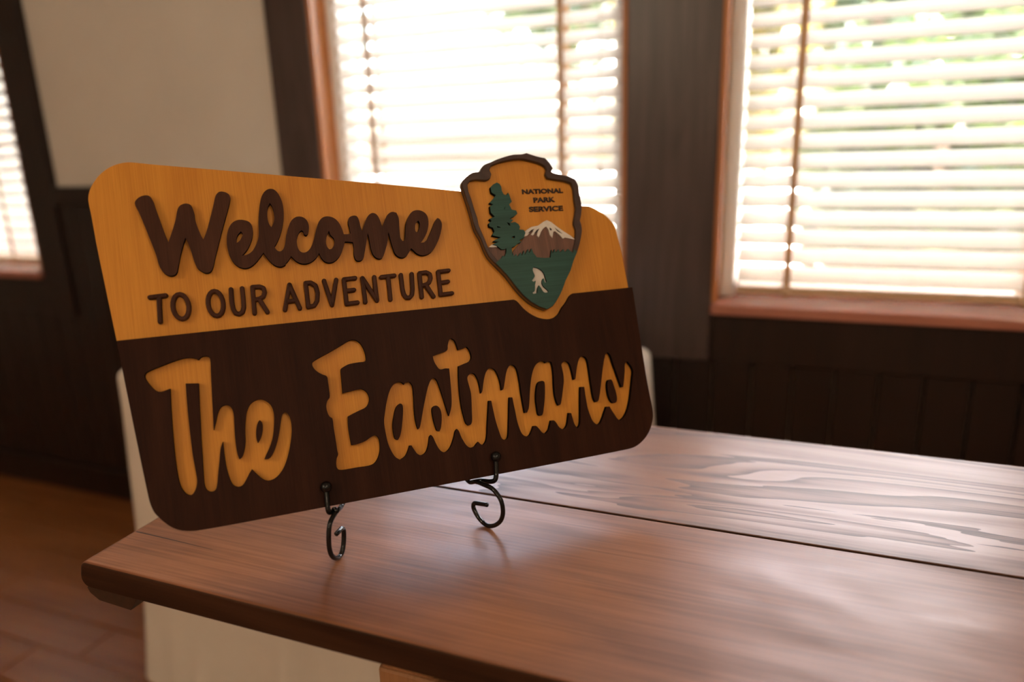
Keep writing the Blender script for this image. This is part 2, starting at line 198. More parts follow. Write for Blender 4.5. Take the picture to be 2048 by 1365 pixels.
[-77.0,222.68],[-78.1,219.11],[-79.77,216.37],[-81.84,214.72],[-84.11,214.32],[-86.36,215.2],[-88.36,217.28],[-89.93,220.35],[-90.91,224.11],[-91.21,228.2],
[-90.79,232.22],[-89.7,235.79],[-88.04,238.54],[-85.98,240.22],[-83.7,240.65],[-81.45,239.78],[-79.43,237.71],[-77.85,234.62],[-76.86,230.83]]]],["U",0,[[[-67.44,240.97],
[-67.93,226.89],[-67.39,219.52],[-65.66,215.17],[-62.44,213.78],[-58.86,215.5],[-56.85,220.52],[-56.4,228.88],[-56.32,240.97]]]],["R",0,[[[-46.96,213.19],
[-45.94,241.26],[-38.86,241.23],[-34.95,239.16],[-34.29,234.63],[-36.2,230.04],[-40.37,228.02],[-45.82,227.61]],[[-40.59,227.83],[-34.0,213.09]]]],["A",0,[[[-16.02,213.65],
[-8.2,240.39],[-0.57,213.65]],[[-12.99,222.2],[-3.76,222.56]]]],["D",0,[[[8.84,240.69],[14.29,240.73],[18.79,237.05],[20.02,228.57],[18.54,220.04],[14.71,214.92],
[8.48,214.27]],[[8.84,240.69],[8.48,214.27]]]],["V",0,[[[28.36,241.4],[33.55,213.86],[41.44,241.3]]]],["E",0,[[[62.16,241.41],[49.87,241.08],[49.25,213.35],
[61.21,213.79]],[[49.76,227.89],[59.17,228.31]]]],["N",0,[[[69.75,213.48],[70.12,240.69],[82.78,213.94],[83.11,240.64]]]],["T",0,[[[91.2,239.91],[105.92,240.39]],
[[98.72,240.25],[97.8,213.45]]]],["U",0,[[[113.37,240.41],[112.85,224.66],[113.56,217.83],[115.8,213.9],[119.65,213.52],[122.86,216.37],[124.28,222.44],
[125.7,240.45]]]],["R",0,[[[133.6,212.71],[134.86,240.55],[142.77,241.0],[146.62,238.37],[146.82,233.43],[144.39,228.51],[140.13,226.63],[134.93,225.97]],
[[140.36,226.6],[147.14,212.06]]]],["E",0,[[[169.24,240.76],[156.78,240.35],[155.93,213.37],[169.29,213.79]],[[156.46,227.17],[166.49,227.74]]]]],"cut":[[[-157.33,160.28],
[-156.92,161.88],[-155.96,163.16],[-154.63,164.0],[-153.19,164.65],[-151.7,165.2],[-150.21,165.72],[-147.94,166.5],[-145.65,167.23],[-143.36,167.92],[-141.06,168.6],
[-138.48,169.39],[-135.89,170.17],[-133.3,170.92],[-130.7,171.61],[-128.41,172.19],[-126.12,172.73],[-123.81,173.2],[-121.48,173.56],[-119.78,173.72],[-118.07,173.78],
[-116.36,173.74],[-114.66,173.58],[-113.24,173.33],[-111.84,172.97],[-110.47,172.52],[-109.12,172.01],[-108.14,171.51],[-107.23,170.89],[-106.32,170.28],
[-105.35,171.22],[-104.38,172.16],[-103.29,172.91],[-102.16,173.36],[-100.96,173.59],[-99.76,173.61],[-98.63,173.41],[-97.56,173.0],[-96.66,172.34],[-95.94,171.36],
[-95.47,170.22],[-95.27,169.01],[-95.27,166.04],[-95.46,163.08],[-95.72,160.11],[-95.95,157.14],[-96.21,152.79],[-96.47,148.44],[-96.74,144.08],[-97.0,139.73],
[-97.3,134.78],[-97.59,129.84],[-97.89,124.89],[-98.18,119.94],[-98.45,115.64],[-98.71,111.33],[-98.97,107.03],[-99.22,102.72],[-99.3,101.25],[-99.37,99.77],
[-99.43,98.3],[-99.5,96.83],[-98.79,98.82],[-98.08,100.81],[-97.38,102.81],[-96.69,104.81],[-96.06,106.9],[-95.48,109.0],[-94.85,111.08],[-94.08,113.11],
[-93.38,114.66],[-92.61,116.18],[-91.69,117.59],[-90.57,118.83],[-89.52,119.61],[-88.31,120.2],[-87.03,120.56],[-85.73,120.62],[-84.48,120.36],[-83.28,119.82],
[-82.21,119.05],[-81.35,118.1],[-80.47,116.61],[-79.83,114.97],[-79.41,113.25],[-79.15,111.52],[-79.02,108.88],[-79.12,106.23],[-79.32,103.58],[-79.49,100.94],
[-79.69,97.54],[-79.91,94.15],[-80.13,90.75],[-80.29,87.35],[-80.37,84.56],[-80.41,81.77],[-80.41,78.97],[-80.36,76.18],[-80.29,74.29],[-80.18,72.4],[-80.02,70.52],
[-79.79,68.65],[-79.56,67.35],[-79.26,66.06],[-78.93,64.78],[-78.62,63.5],[-77.27,64.1],[-76.12,64.94],[-75.18,66.41],[-74.37,67.98],[-73.67,69.6],[-73.08,71.26],
[-72.36,73.62],[-71.75,76.01],[-71.25,78.42],[-70.83,80.86],[-70.55,83.31],[-70.41,85.79],[-70.28,88.26],[-70.08,90.73],[-69.79,93.19],[-69.45,95.64],[-69.07,98.09],
[-68.63,100.53],[-68.17,102.98],[-67.68,105.44],[-67.1,107.86],[-66.36,110.24],[-65.64,112.1],[-64.79,113.92],[-63.79,115.65],[-62.61,117.26],[-61.51,118.41],
[-60.26,119.42],[-58.89,120.27],[-57.44,120.94],[-55.98,121.4],[-54.45,121.69],[-52.91,121.76],[-51.39,121.59],[-49.85,121.15],[-48.38,120.48],[-47.0,119.62],
[-45.73,118.62],[-44.45,117.38],[-43.3,116.01],[-42.32,114.52],[-41.57,112.92],[-40.91,110.72],[-40.49,108.44],[-40.27,106.13],[-40.22,103.81],[-40.36,100.68],
[-40.69,97.56],[-41.16,94.44],[-41.67,91.34],[-42.16,88.56],[-42.72,85.8],[-43.37,83.06],[-44.16,80.35],[-45.02,77.93],[-46.02,75.56],[-47.11,73.23],[-48.25,70.93],
[-49.29,69.04],[-50.42,67.19],[-51.58,65.36],[-52.69,63.51],[-53.37,62.26],[-54.02,60.98],[-54.68,59.71],[-53.15,59.41],[-51.62,59.11],[-50.19,59.33],[-48.77,60.24],
[-47.52,61.42],[-46.43,62.77],[-45.44,64.19],[-44.08,66.41],[-42.87,68.72],[-41.77,71.09],[-40.75,73.49],[-39.71,76.15],[-38.77,78.84],[-37.9,81.56],[-37.07,84.29],
[-36.3,87.02],[-35.61,89.77],[-34.93,92.53],[-34.2,95.27],[-33.7,97.13],[-33.21,98.99],[-32.63,100.81],[-31.88,102.57],[-31.21,103.41],[-30.32,104.08],
[-29.43,104.76],[-28.02,104.4],[-26.87,103.74],[-26.04,102.33],[-25.39,100.81],[-24.89,99.24],[-24.54,97.63],[-24.23,95.4],[-24.08,93.15],[-24.06,90.89],
[-24.15,88.63],[-24.35,86.12],[-24.67,83.62],[-25.09,81.13],[-25.59,78.66],[-26.29,75.59],[-27.07,72.54],[-27.93,69.51],[-28.87,66.5],[-29.86,63.48],[-30.91,60.48],
[-32.05,57.52],[-33.32,54.6],[-34.47,52.21],[-35.71,49.87],[-37.09,47.6],[-38.63,45.45],[-40.11,43.66],[-41.72,41.97],[-43.47,40.43],[-45.37,39.12],[-47.1,38.2],
[-48.94,37.5],[-50.85,37.05],[-52.79,36.93],[-54.31,37.19],[-55.77,37.79],[-57.14,38.61],[-58.42,39.55],[-59.87,40.86],[-61.19,42.33],[-62.43,43.88],[-63.65,45.43],
[-64.76,46.86],[-65.83,48.32],[-66.88,49.8],[-67.93,51.27],[-68.73,50.3],[-69.53,49.33],[-70.32,48.36],[-71.07,47.35],[-71.98,45.98],[-72.84,44.57],[-73.7,43.16],
[-74.62,41.8],[-75.53,40.49],[-76.45,39.18],[-77.46,37.98],[-78.65,36.97],[-79.75,36.39],[-80.95,36.0],[-82.19,35.85],[-83.41,35.99],[-84.67,36.46],[-85.84,37.19],
[-86.86,38.12],[-87.68,39.21],[-88.61,41.03],[-89.3,42.98],[-89.83,45.0],[-90.28,47.02],[-90.84,49.83],[-91.29,52.66],[-91.65,55.51],[-91.92,58.36],[-92.12,61.45],
[-92.23,64.54],[-92.27,67.63],[-92.31,70.73],[-92.33,73.97],[-92.32,77.21],[-92.3,80.45],[-92.29,83.69],[-93.02,82.12],[-93.77,80.56],[-94.48,78.98],[-95.05,77.35],
[-95.78,74.4],[-96.37,71.42],[-96.91,68.43],[-97.48,65.45],[-98.08,62.49],[-98.69,59.53],[-99.29,56.57],[-99.9,53.61],[-100.46,50.65],[-101.0,47.69],[-101.59,44.74],
[-102.3,41.83],[-102.67,40.46],[-103.11,39.1],[-103.71,37.84],[-104.55,36.76],[-105.75,35.98],[-107.19,35.63],[-108.64,35.68],[-110.07,36.16],[-111.34,37.03],
[-112.34,38.17],[-113.03,39.49],[-113.5,40.93],[-113.8,42.42],[-113.99,43.92],[-114.09,46.33],[-114.03,48.75],[-113.88,51.17],[-113.76,53.59],[-113.62,57.22],
[-113.46,60.84],[-113.3,64.47],[-113.14,68.09],[-112.95,72.65],[-112.77,77.2],[-112.58,81.76],[-112.36,86.31],[-112.03,92.41],[-111.68,98.5],[-111.31,104.59],
[-110.94,110.69],[-110.63,115.9],[-110.32,121.12],[-110.0,126.33],[-109.68,131.54],[-109.44,135.24],[-109.19,138.94],[-108.95,142.63],[-108.7,146.33],[-111.71,146.68],
[-114.71,147.03],[-117.72,147.37],[-120.72,147.72],[-120.87,144.09],[-121.03,140.46],[-121.18,136.83],[-121.3,133.2],[-121.43,128.9],[-121.55,124.6],[-121.65,120.3],
[-121.71,116.0],[-121.76,110.49],[-121.77,104.97],[-121.76,99.45],[-121.73,93.93],[-121.71,89.04],[-121.69,84.15],[-121.63,79.26],[-121.5,74.37],[-121.3,70.07],
[-121.02,65.78],[-120.73,61.49],[-120.48,57.19],[-120.34,55.06],[-120.2,52.92],[-120.14,50.79],[-120.24,48.67],[-120.5,46.89],[-120.9,45.14],[-121.43,43.42],
[-122.08,41.75],[-122.72,40.42],[-123.48,39.15],[-124.36,37.97],[-125.38,36.92],[-126.42,36.19],[-127.63,35.73],[-128.84,35.75],[-130.24,36.44],[-131.43,37.54],
[-132.42,38.81],[-133.42,40.35],[-134.31,41.97],[-135.05,43.65],[-135.63,45.39],[-136.26,48.13],[-136.7,50.9],[-137.02,53.7],[-137.27,56.5],[-137.55,60.44],
[-137.73,64.38],[-137.83,68.33],[-137.89,72.28],[-137.92,78.32],[-137.88,84.37],[-137.79,90.42],[-137.68,96.46],[-137.54,102.53],[-137.36,108.59],[-137.15,114.66],
[-136.91,120.72],[-136.63,126.66],[-136.32,132.59],[-135.98,138.52],[-135.65,144.46],[-137.17,144.03],[-138.69,143.6],[-140.23,143.25],[-141.49,142.99],
[-142.76,142.73],[-144.02,142.6],[-145.27,142.73],[-146.57,143.17],[-147.8,143.83],[-148.93,144.65],[-149.96,145.58],[-151.08,146.87],[-152.05,148.29],
[-152.94,149.77],[-153.81,151.25],[-154.58,152.53],[-155.32,153.83],[-156.0,155.15],[-156.6,156.52],[-157.02,157.74],[-157.3,159.01]],[[4.76,151.94],[5.13,153.0],
[5.75,153.95],[6.58,154.69],[8.78,155.92],[11.07,156.98],[13.4,157.95],[15.73,158.93],[18.79,160.22],[21.86,161.48],[24.93,162.74],[27.98,164.04],[31.11,165.45],
[34.22,166.91],[37.32,168.38],[40.44,169.8],[42.28,170.7],[44.12,171.63],[45.99,172.42],[47.94,172.94],[49.43,173.03],[50.93,172.88],[52.39,172.5],[53.75,171.89],
[55.17,170.94],[56.44,169.79],[57.56,168.48],[58.49,167.05],[59.52,164.93],[60.35,162.71],[61.0,160.43],[61.49,158.12],[61.82,155.99],[61.98,153.83],[61.98,151.67],
[61.79,149.53],[61.22,148.28],[60.09,147.55],[58.03,147.3],[55.93,147.31],[53.83,147.4],[51.73,147.39],[49.32,147.28],[46.92,147.16],[44.52,146.95],[42.15,146.56],
[40.39,146.05],[38.68,145.38],[37.0,144.61],[35.34,143.81],[34.3,143.29],[33.64,142.46],[33.26,139.75],[33.1,137.0],[33.03,134.25],[32.93,131.49],[32.73,127.69],
[32.53,123.88],[32.34,120.07],[32.15,116.26],[33.69,116.43],[35.23,116.61],[36.77,116.78],[38.32,116.95],[40.71,117.25],[43.09,117.58],[45.48,117.85],[47.88,118.03],
[49.37,118.1],[50.87,118.12],[52.34,117.99],[53.74,117.57],[55.01,116.86],[56.16,115.92],[57.15,114.82],[57.97,113.6],[58.71,112.13],[59.27,110.57],[59.62,108.95],
[59.76,107.31],[59.65,105.8],[59.32,104.32],[58.8,102.88],[58.15,101.51],[57.48,100.42],[56.67,99.41],[55.73,98.52],[54.68,97.8],[52.91,96.98],[51.05,96.37],
[49.14,95.85],[47.25,95.29],[45.4,94.68],[43.55,94.07],[41.7,93.45],[39.87,92.8],[38.53,92.28],[37.2,91.73],[35.88,91.17],[34.55,90.61],[34.27,87.98],[33.97,85.35],
[33.7,82.71],[33.54,80.07],[33.49,77.1],[33.53,74.13],[33.62,71.16],[33.74,68.19],[33.86,66.03],[34.02,63.88],[34.2,61.72],[34.37,59.57],[36.14,59.6],[37.9,59.6],
[39.67,59.66],[41.42,59.85],[43.58,60.24],[45.73,60.74],[47.85,61.34],[49.94,62.04],[51.55,62.76],[53.1,63.63],[54.65,64.49],[56.27,65.2],[57.46,65.59],
[58.69,65.91],[59.92,66.04],[61.12,65.86],[62.25,65.17],[63.12,64.08],[63.69,62.82],[64.09,61.19],[64.3,59.52],[64.36,57.82],[64.33,56.13],[64.23,54.07],
[64.03,52.01],[63.7,49.96],[63.23,47.95],[62.66,46.21],[61.95,44.52],[61.12,42.88],[60.19,41.31],[59.31,40.0],[58.34,38.74],[57.25,37.61],[56.0,36.67],
[54.58,35.96],[53.05,35.48],[51.47,35.17],[49.87,34.99],[46.66,34.88],[43.45,34.97],[40.23,35.11],[37.01,35.19],[34.68,35.16],[32.36,35.1],[30.03,35.04],
[27.7,35.04],[25.69,35.03],[23.66,35.03],[21.66,35.14],[19.69,35.49],[18.44,35.99],[17.34,36.82],[16.55,37.89],[16.15,39.07],[15.98,40.33],[15.97,41.61],
[16.04,42.88],[16.22,44.32],[16.51,45.74],[16.89,47.13],[17.34,48.51],[17.99,49.77],[18.78,50.98],[19.31,52.28],[19.34,53.66],[19.11,55.05],[18.92,56.45],
[18.84,59.39],[18.8,62.34],[18.76,65.28],[18.7,68.23],[18.6,71.19],[18.47,74.15],[18.35,77.11],[18.25,80.08],[18.29,82.8],[18.42,85.54],[18.44,88.26],[18.13,90.95],
[17.5,91.9],[16.45,92.61],[15.58,93.47],[15.0,94.65],[14.54,95.88],[14.18,97.16],[13.91,98.44],[13.66,99.93],[13.49,101.42],[13.43,102.92],[13.51,104.42],
[13.73,105.88],[14.08,107.33],[14.55,108.74],[15.14,110.1],[16.14,111.36],[17.33,112.5],[18.15,113.83],[18.56,115.99],[18.69,118.21],[18.68,120.45],[18.69,122.68],
[18.72,124.77],[18.71,126.86],[18.66,128.95],[18.59,131.04],[18.62,132.43],[18.68,133.86],[18.58,135.23],[18.11,136.47],[17.16,137.47],[15.91,138.17],[14.56,138.78],
[13.31,139.5],[11.94,140.49],[10.59,141.5],[9.29,142.58],[8.1,143.76],[7.23,144.79],[6.46,145.9],[5.79,147.08],[5.22,148.3],[4.84,149.48],[4.66,150.72]],
[[72.31,81.32],[72.8,83.67],[73.38,86.0],[74.01,88.32],[74.66,90.63],[75.41,93.26],[76.18,95.89],[77.0,98.5],[77.9,101.08],[78.88,103.72],[79.91,106.34],
[81.05,108.91],[82.34,111.41],[83.42,113.23],[84.61,115.0],[85.96,116.62],[87.51,118.03],[88.96,118.92],[90.56,119.57],[92.23,119.99],[93.94,120.22],[95.17,120.08],
[96.35,119.57],[97.44,118.89],[98.34,117.87],[99.1,116.69],[99.93,117.39],[100.76,118.08],[101.7,118.55],[103.12,118.73],[104.58,118.66],[106.03,118.58],
[106.73,117.45],[107.47,116.33],[108.11,115.17],[108.48,113.93],[108.66,111.18],[108.58,108.41],[108.37,105.64],[108.15,102.88],[107.92,99.84],[107.62,96.81],
[107.32,93.78],[107.05,90.75],[106.81,87.71],[106.59,84.68],[106.41,81.64],[106.32,78.6],[106.34,76.44],[106.43,74.28],[106.6,72.12],[106.82,69.97],[107.02,68.78],
[107.29,67.61],[107.6,66.45],[107.89,65.28],[108.98,66.09],[109.87,67.05],[110.76,69.02],[111.52,71.05],[112.21,73.1],[112.89,75.16],[113.76,77.79],[114.58,80.43],
[115.41,83.07],[116.27,85.71],[117.28,88.65],[118.32,91.58],[119.37,94.51],[120.45,97.43],[121.64,100.69],[122.83,103.94],[124.08,107.18],[125.45,110.36],
[126.33,112.17],[127.31,113.94],[128.39,115.65],[129.6,117.26],[130.65,118.19],[131.88,118.92],[133.11,119.66],[134.16,119.07],[135.22,118.49],[135.98,117.65],
[136.85,115.47],[137.47,113.2],[137.97,110.88],[138.46,108.57],[139.05,105.7],[139.59,102.82],[140.08,99.93],[140.58,97.05],[141.01,94.5],[141.41,91.95],
[141.82,89.39],[142.25,86.85],[142.8,83.81],[143.37,80.77],[143.95,77.74],[144.53,74.7],[145.15,76.0],[145.79,77.3],[146.4,78.6],[146.96,79.93],[147.64,81.69],
[148.29,83.45],[148.86,85.24],[149.3,87.07],[149.84,90.11],[150.25,93.18],[150.58,96.26],[150.88,99.34],[151.14,102.44],[151.35,105.55],[151.52,108.66],
[151.7,111.76],[151.92,115.76],[152.13,119.76],[152.33,123.76],[152.54,127.76],[151.34,127.94],[150.15,128.13],[148.95,128.29],[147.75,128.38],[146.28,128.26],
[144.8,127.99],[143.34,127.85],[141.96,128.13],[140.9,128.86],[140.07,129.9],[139.39,131.1],[138.76,132.31],[138.04,133.73],[137.42,135.21],[136.89,136.72],
[136.45,138.25],[136.17,139.66],[136.01,141.1],[135.89,142.55],[135.76,143.99],[137.15,144.39],[138.54,144.8],[139.93,145.2],[141.33,145.56],[142.98,145.91],
[144.63,146.21],[146.28,146.52],[147.92,146.9],[149.36,147.2],[150.83,147.49],[152.2,147.95],[153.34,148.76],[154.02,149.97],[154.31,151.38],[154.47,152.87],
[154.8,154.29],[155.38,155.86],[156.0,157.42],[156.72,158.92],[157.63,160.31],[158.9,161.06],[160.4,161.52],[161.66,160.53],[162.92,159.55],[163.81,158.31],
[164.64,155.68],[165.18,152.96],[165.6,150.2],[166.08,147.47],[167.42,147.71],[168.77,147.95],[170.11,148.2],[171.45,148.47],[172.74,148.77],[174.03,149.1],
[175.32,149.43],[176.61,149.76],[177.48,148.64],[178.34,147.52],[178.97,146.28],[179.58,144.36],[180.07,142.41],[180.37,140.42],[180.4,138.43],[180.19,137.01],
[179.74,135.62],[179.03,134.36],[178.05,133.37],[176.23,132.38],[174.22,131.78],[172.13,131.32],[170.08,130.82],[168.55,130.36],[167.03,129.93],[165.49,129.5],
[163.96,129.06],[163.53,126.27],[163.09,123.49],[162.66,120.69],[162.28,117.9],[161.92,114.79],[161.59,111.68],[161.31,108.57],[161.06,105.46],[160.85,102.34],
[160.68,99.22],[160.56,96.09],[160.47,92.97],[160.41,89.83],[160.38,86.7],[160.41,83.56],[160.51,80.43],[160.67,77.88],[160.91,75.34],[161.21,72.8],[161.56,70.27],
[161.82,68.47],[162.12,66.67],[162.51,64.9],[163.06,63.17],[163.99,61.93],[165.16,60.83],[166.71,60.97],[168.07,61.47],[168.98,62.65],[169.61,64.04],[170.04,65.51],
[170.49,67.88],[170.78,70.28],[171.02,72.69],[171.28,75.1],[171.66,78.05],[172.05,80.99],[172.42,83.93],[172.74,86.88],[172.99,89.31],[173.23,91.74],[173.39,94.18],
[173.44,96.62],[173.33,98.85],[173.09,101.07],[172.8,103.29],[172.54,105.51],[172.3,107.45],[172.03,109.39],[171.83,111.34],[171.8,113.29],[171.98,114.42],
[172.4,115.5],[173.07,116.41],[174.01,117.27],[175.06,118.02],[176.21,118.6],[177.42,118.92],[178.8,118.88],[180.13,118.4],[181.19,117.54],[182.22,115.96],
[183.01,114.22],[183.62,112.39],[184.1,110.53],[184.5,108.33],[184.73,106.09],[184.87,103.85],[185.0,101.6],[185.08,99.86],[185.12,98.12],[185.15,96.38],
[185.18,94.64],[186.25,95.71],[187.13,96.9],[187.85,98.98],[188.43,101.11],[188.98,103.26],[189.59,105.38],[190.27,107.52],[190.97,109.65],[191.74,111.76],
[192.62,113.81],[193.41,115.46],[194.28,117.07],[195.28,118.59],[196.45,119.96],[197.73,120.99],[199.22,121.71],[200.8,121.95],[202.15,121.76],[203.46,121.29],
[204.66,120.58],[205.65,119.65],[206.71,118.12],[207.5,116.41],[208.12,114.61],[208.64,112.8],[209.17,110.56],[209.57,108.28],[209.87,105.99],[210.1,103.7],
[210.24,101.47],[210.28,99.24],[210.29,97.01],[210.31,94.78],[211.43,95.06],[212.31,95.61],[213.26,97.65],[214.02,99.77],[214.7,101.94],[215.41,104.09],
[216.21,106.5],[216.96,108.93],[217.76,111.34],[218.7,113.7],[219.52,115.5],[220.42,117.27],[221.47,118.95],[222.72,120.46],[223.66,121.27],[224.76,121.92],
[225.94,122.31],[227.15,122.36],[228.41,122.01],[229.59,121.33],[230.6,120.42],[231.38,119.34],[232.15,117.57],[232.61,115.69],[232.9,113.74],[233.12,111.8],
[233.39,108.98],[233.54,106.16],[233.61,103.33],[233.65,100.5],[233.64,97.42],[233.56,94.35],[233.47,91.28],[233.42,88.2],[233.43,84.84],[233.46,81.49],
[233.52,78.13],[233.59,74.77],[233.67,72.3],[233.77,69.83],[233.88,67.37],[233.99,64.9],[235.34,64.87],[236.7,64.83],[237.43,65.97],[238.19,67.09],[238.9,68.23],
[239.48,69.44],[240.2,71.55],[240.8,73.7],[241.33,75.88],[241.85,78.05],[242.47,80.76],[243.04,83.49],[243.62,86.22],[244.24,88.93],[244.96,91.94],[245.71,94.94],
[246.51,97.92],[247.4,100.88],[248.31,103.62],[249.28,106.34],[250.36,109.02],[251.58,111.63],[252.56,113.46],[253.66,115.23],[254.9,116.89],[256.31,118.39],
[257.64,119.46],[259.11,120.34],[260.67,121.06],[262.29,121.61],[263.48,121.87],[264.72,121.96],[265.95,121.86],[267.13,121.57],[268.02,120.98],[268.72,120.1],
[269.42,119.22],[270.61,119.72],[271.8,120.22],[273.04,120.48],[274.23,120.34],[275.39,119.96],[276.56,119.58],[276.76,117.89],[276.99,116.21],[277.18,114.53],
[277.25,112.85],[277.19,110.01],[277.03,107.17],[276.8,104.34],[276.55,101.51],[276.21,98.42],[275.8,95.35],[275.39,92.27],[275.06,89.18],[274.84,86.64],
[274.65,84.11],[274.55,81.57],[274.55,79.02],[274.67,76.99],[274.9,74.96],[275.22,72.94],[275.61,70.93],[276.0,69.7],[276.54,68.51],[277.07,67.32],[278.35,67.56],
[279.41,68.12],[280.28,69.62],[280.96,71.22],[281.54,72.88],[282.1,74.54],[282.95,76.98],[283.74,79.43],[284.51,81.89],[285.26,84.35],[286.05,86.8],[286.85,89.26],
[287.59,91.73],[288.2,94.23],[288.59,96.47],[288.86,98.73],[289.04,101.0],[289.14,103.27],[289.11,105.3],[288.98,107.32],[288.81,109.34],[288.68,111.37],
[288.54,112.54],[288.43,113.72],[288.65,114.82],[289.4,115.86],[290.42,116.69],[291.56,117.33],[292.8,117.84],[294.12,118.13],[295.39,117.99],[296.55,117.44],
[297.6,116.67],[298.49,115.72],[299.16,114.63],[299.88,112.65],[300.32,110.57],[300.6,108.45],[300.83,106.34],[301.1,103.44],[301.27,100.54],[301.4,97.63],
[301.55,94.72],[302.49,94.75],[303.23,95.07],[304.02,96.79],[304.63,98.58],[305.16,100.42],[305.73,102.23],[306.46,104.46],[307.17,106.69],[307.93,108.91],
[308.78,111.08],[309.69,113.22],[310.63,115.35],[311.74,117.39],[313.1,119.23],[314.09,120.14],[315.27,120.84],[316.56,121.26],[317.88,121.31],[319.24,120.94],
[320.52,120.24],[321.6,119.26],[322.36,118.07],[323.01,115.96],[323.25,113.74],[323.29,111.47],[323.32,109.22],[323.36,106.32],[323.31,103.42],[323.22,100.52],
[323.15,97.61],[323.11,94.72],[323.06,91.83],[323.02,88.94],[322.99,86.04],[322.97,83.44],[322.96,80.83],[322.97,78.23],[323.03,75.63],[323.08,73.72],[323.15,71.82],
[323.29,69.92],[323.57,68.04],[323.98,66.77],[324.58,65.56],[325.18,64.35],[326.76,64.53],[328.1,65.08],[329.07,66.42],[329.84,67.9],[330.48,69.46],[331.08,71.02],
[332.08,73.76],[333.0,76.54],[333.87,79.32],[334.74,82.11],[335.69,85.18],[336.62,88.26],[337.54,91.34],[338.49,94.41],[339.54,97.79],[340.6,101.17],[341.69,104.54],
[342.85,107.88],[343.86,110.73],[344.9,113.58],[346.06,116.37],[347.45,119.04],[348.21,119.97],[349.18,120.72],[350.23,121.4],[351.24,122.11],[352.1,121.17],
[353.01,120.25],[353.83,119.28],[354.4,118.18],[355.11,115.53],[355.55,112.81],[355.9,110.06],[356.31,107.33],[356.87,104.31],[357.46,101.3],[358.05,98.28],
[358.63,95.26],[359.21,92.25],[359.79,89.23],[360.37,86.22],[360.95,83.2],[361.26,81.69],[361.56,80.18],[361.87,78.67],[362.18,77.17],[363.31,77.3],[364.44,77.44],
[365.02,79.27],[365.6,81.1],[366.17,82.93],[366.72,84.77],[367.55,87.6],[368.36,90.44],[369.15,93.28],[369.88,96.14],[370.22,97.87],[370.47,99.62],[370.75,101.36],
[371.17,103.07],[371.65,104.48],[372.29,105.82],[373.2,106.95],[374.48,107.37],[375.92,107.44],[376.98,105.79],[378.06,104.16],[379.09,102.5],[379.94,100.75],
[380.49,99.28],[380.91,97.76],[381.16,96.22],[381.17,94.66],[380.84,92.62],[380.25,90.63],[379.54,88.66],[378.88,86.68],[377.87,83.27],[376.85,79.87],[375.81,76.47],
[374.75,73.08],[373.69,69.69],[372.63,66.3],[371.5,62.93],[370.26,59.61],[369.09,56.8],[367.84,54.03],[366.47,51.31],[364.95,48.68],[363.67,46.71],[362.27,44.82],
[360.73,43.04],[359.05,41.4],[357.55,40.31],[355.91,39.41],[354.22,38.6],[352.55,37.74],[351.42,38.83],[350.29,39.93],[349.31,41.13],[348.5,42.48],[347.81,43.9],
[347.16,45.34],[346.48,46.77],[345.77,48.17],[345.04,49.57],[344.33,50.98],[343.67,52.4],[343.14,53.73],[342.68,55.09],[342.22,56.44],[340.85,56.64],[339.48,56.84],
[338.11,57.04],[337.19,55.5],[336.27,53.96],[335.35,52.42],[334.44,50.88],[333.53,49.28],[332.64,47.66],[331.73,46.06],[330.74,44.51],[329.64,42.86],[328.51,41.22],
[327.26,39.69],[325.82,38.36],[324.62,37.75],[323.25,37.55],[321.93,37.81],[320.64,38.55],[319.48,39.52],[318.48,40.66],[317.63,41.91],[316.77,43.62],[316.13,45.42],
[315.61,47.29],[315.15,49.16],[314.54,51.78],[314.02,54.42],[313.58,57.08],[313.27,59.75],[313.07,62.92],[312.99,66.08],[313.0,69.26],[313.01,72.43],[313.03,75.44],
[313.1,78.46],[313.18,81.47],[313.26,84.49],[311.75,84.7],[310.24,84.9],[308.73,85.11],[308.31,83.3],[307.87,81.49],[307.46,79.68],[307.08,77.86],[306.35,73.96],
[305.67,70.04],[305.0,66.12],[304.32,62.21],[303.75,58.87],[303.2,55.52],[302.61,52.18],[301.97,48.85],[301.61,46.9],[301.23,44.94],[300.73,43.02],[300.0,41.18],
[299.25,40.06],[298.28,39.09],[297.22,38.17],[296.21,37.23],[295.45,38.45],[294.67,39.66],[293.94,40.9],[293.37,42.2],[292.9,43.92],[292.59,45.67],[292.36,47.44],
[292.12,49.21],[291.87,50.94],[291.65,52.68],[291.45,54.42],[291.23,56.16],[289.87,56.47],[288.51,56.79],[288.05,55.38],[287.59,53.98],[287.13,52.57],[286.67,51.16],
[286.18,49.53],[285.72,47.88],[285.21,46.26],[284.56,44.69],[283.92,43.43],[283.18,42.2],[282.33,41.08],[281.32,40.11],[280.14,39.37],[278.8,38.94],[277.46,39.01],
[276.21,39.57],[275.09,40.4],[274.08,41.41],[273.18,42.49],[272.38,43.78],[271.75,45.18],[271.16,46.6],[270.47,47.98],[269.87,49.03],[269.17,50.02],[268.28,50.79],
[267.13,51.16],[265.87,51.25],[264.62,51.34],[264.04,49.97],[263.46,48.6],[262.86,47.23],[262.24,45.87],[261.64,44.53],[261.05,43.18],[260.38,41.88],[259.56,40.68],
[258.64,39.75],[257.58,38.95],[256.48,38.2],[255.4,37.42],[254.04,37.91],[252.68,38.4],[251.49,39.15],[250.51,40.28],[249.7,41.55],[248.95,42.86],[248.14,44.14],
[247.47,45.15],[246.81,46.17],[246.07,47.13],[245.2,47.94],[243.81,48.32],[242.29,48.39],[241.49,46.97],[240.7,45.55],[239.88,44.15],[238.99,42.78],[238.18,41.57],
[237.35,40.37],[236.41,39.27],[235.3,38.37],[233.97,37.83],[232.51,37.67],[231.1,37.93],[229.87,38.51],[228.75,39.3],[227.76,40.26],[226.95,41.35],[226.11,42.99],
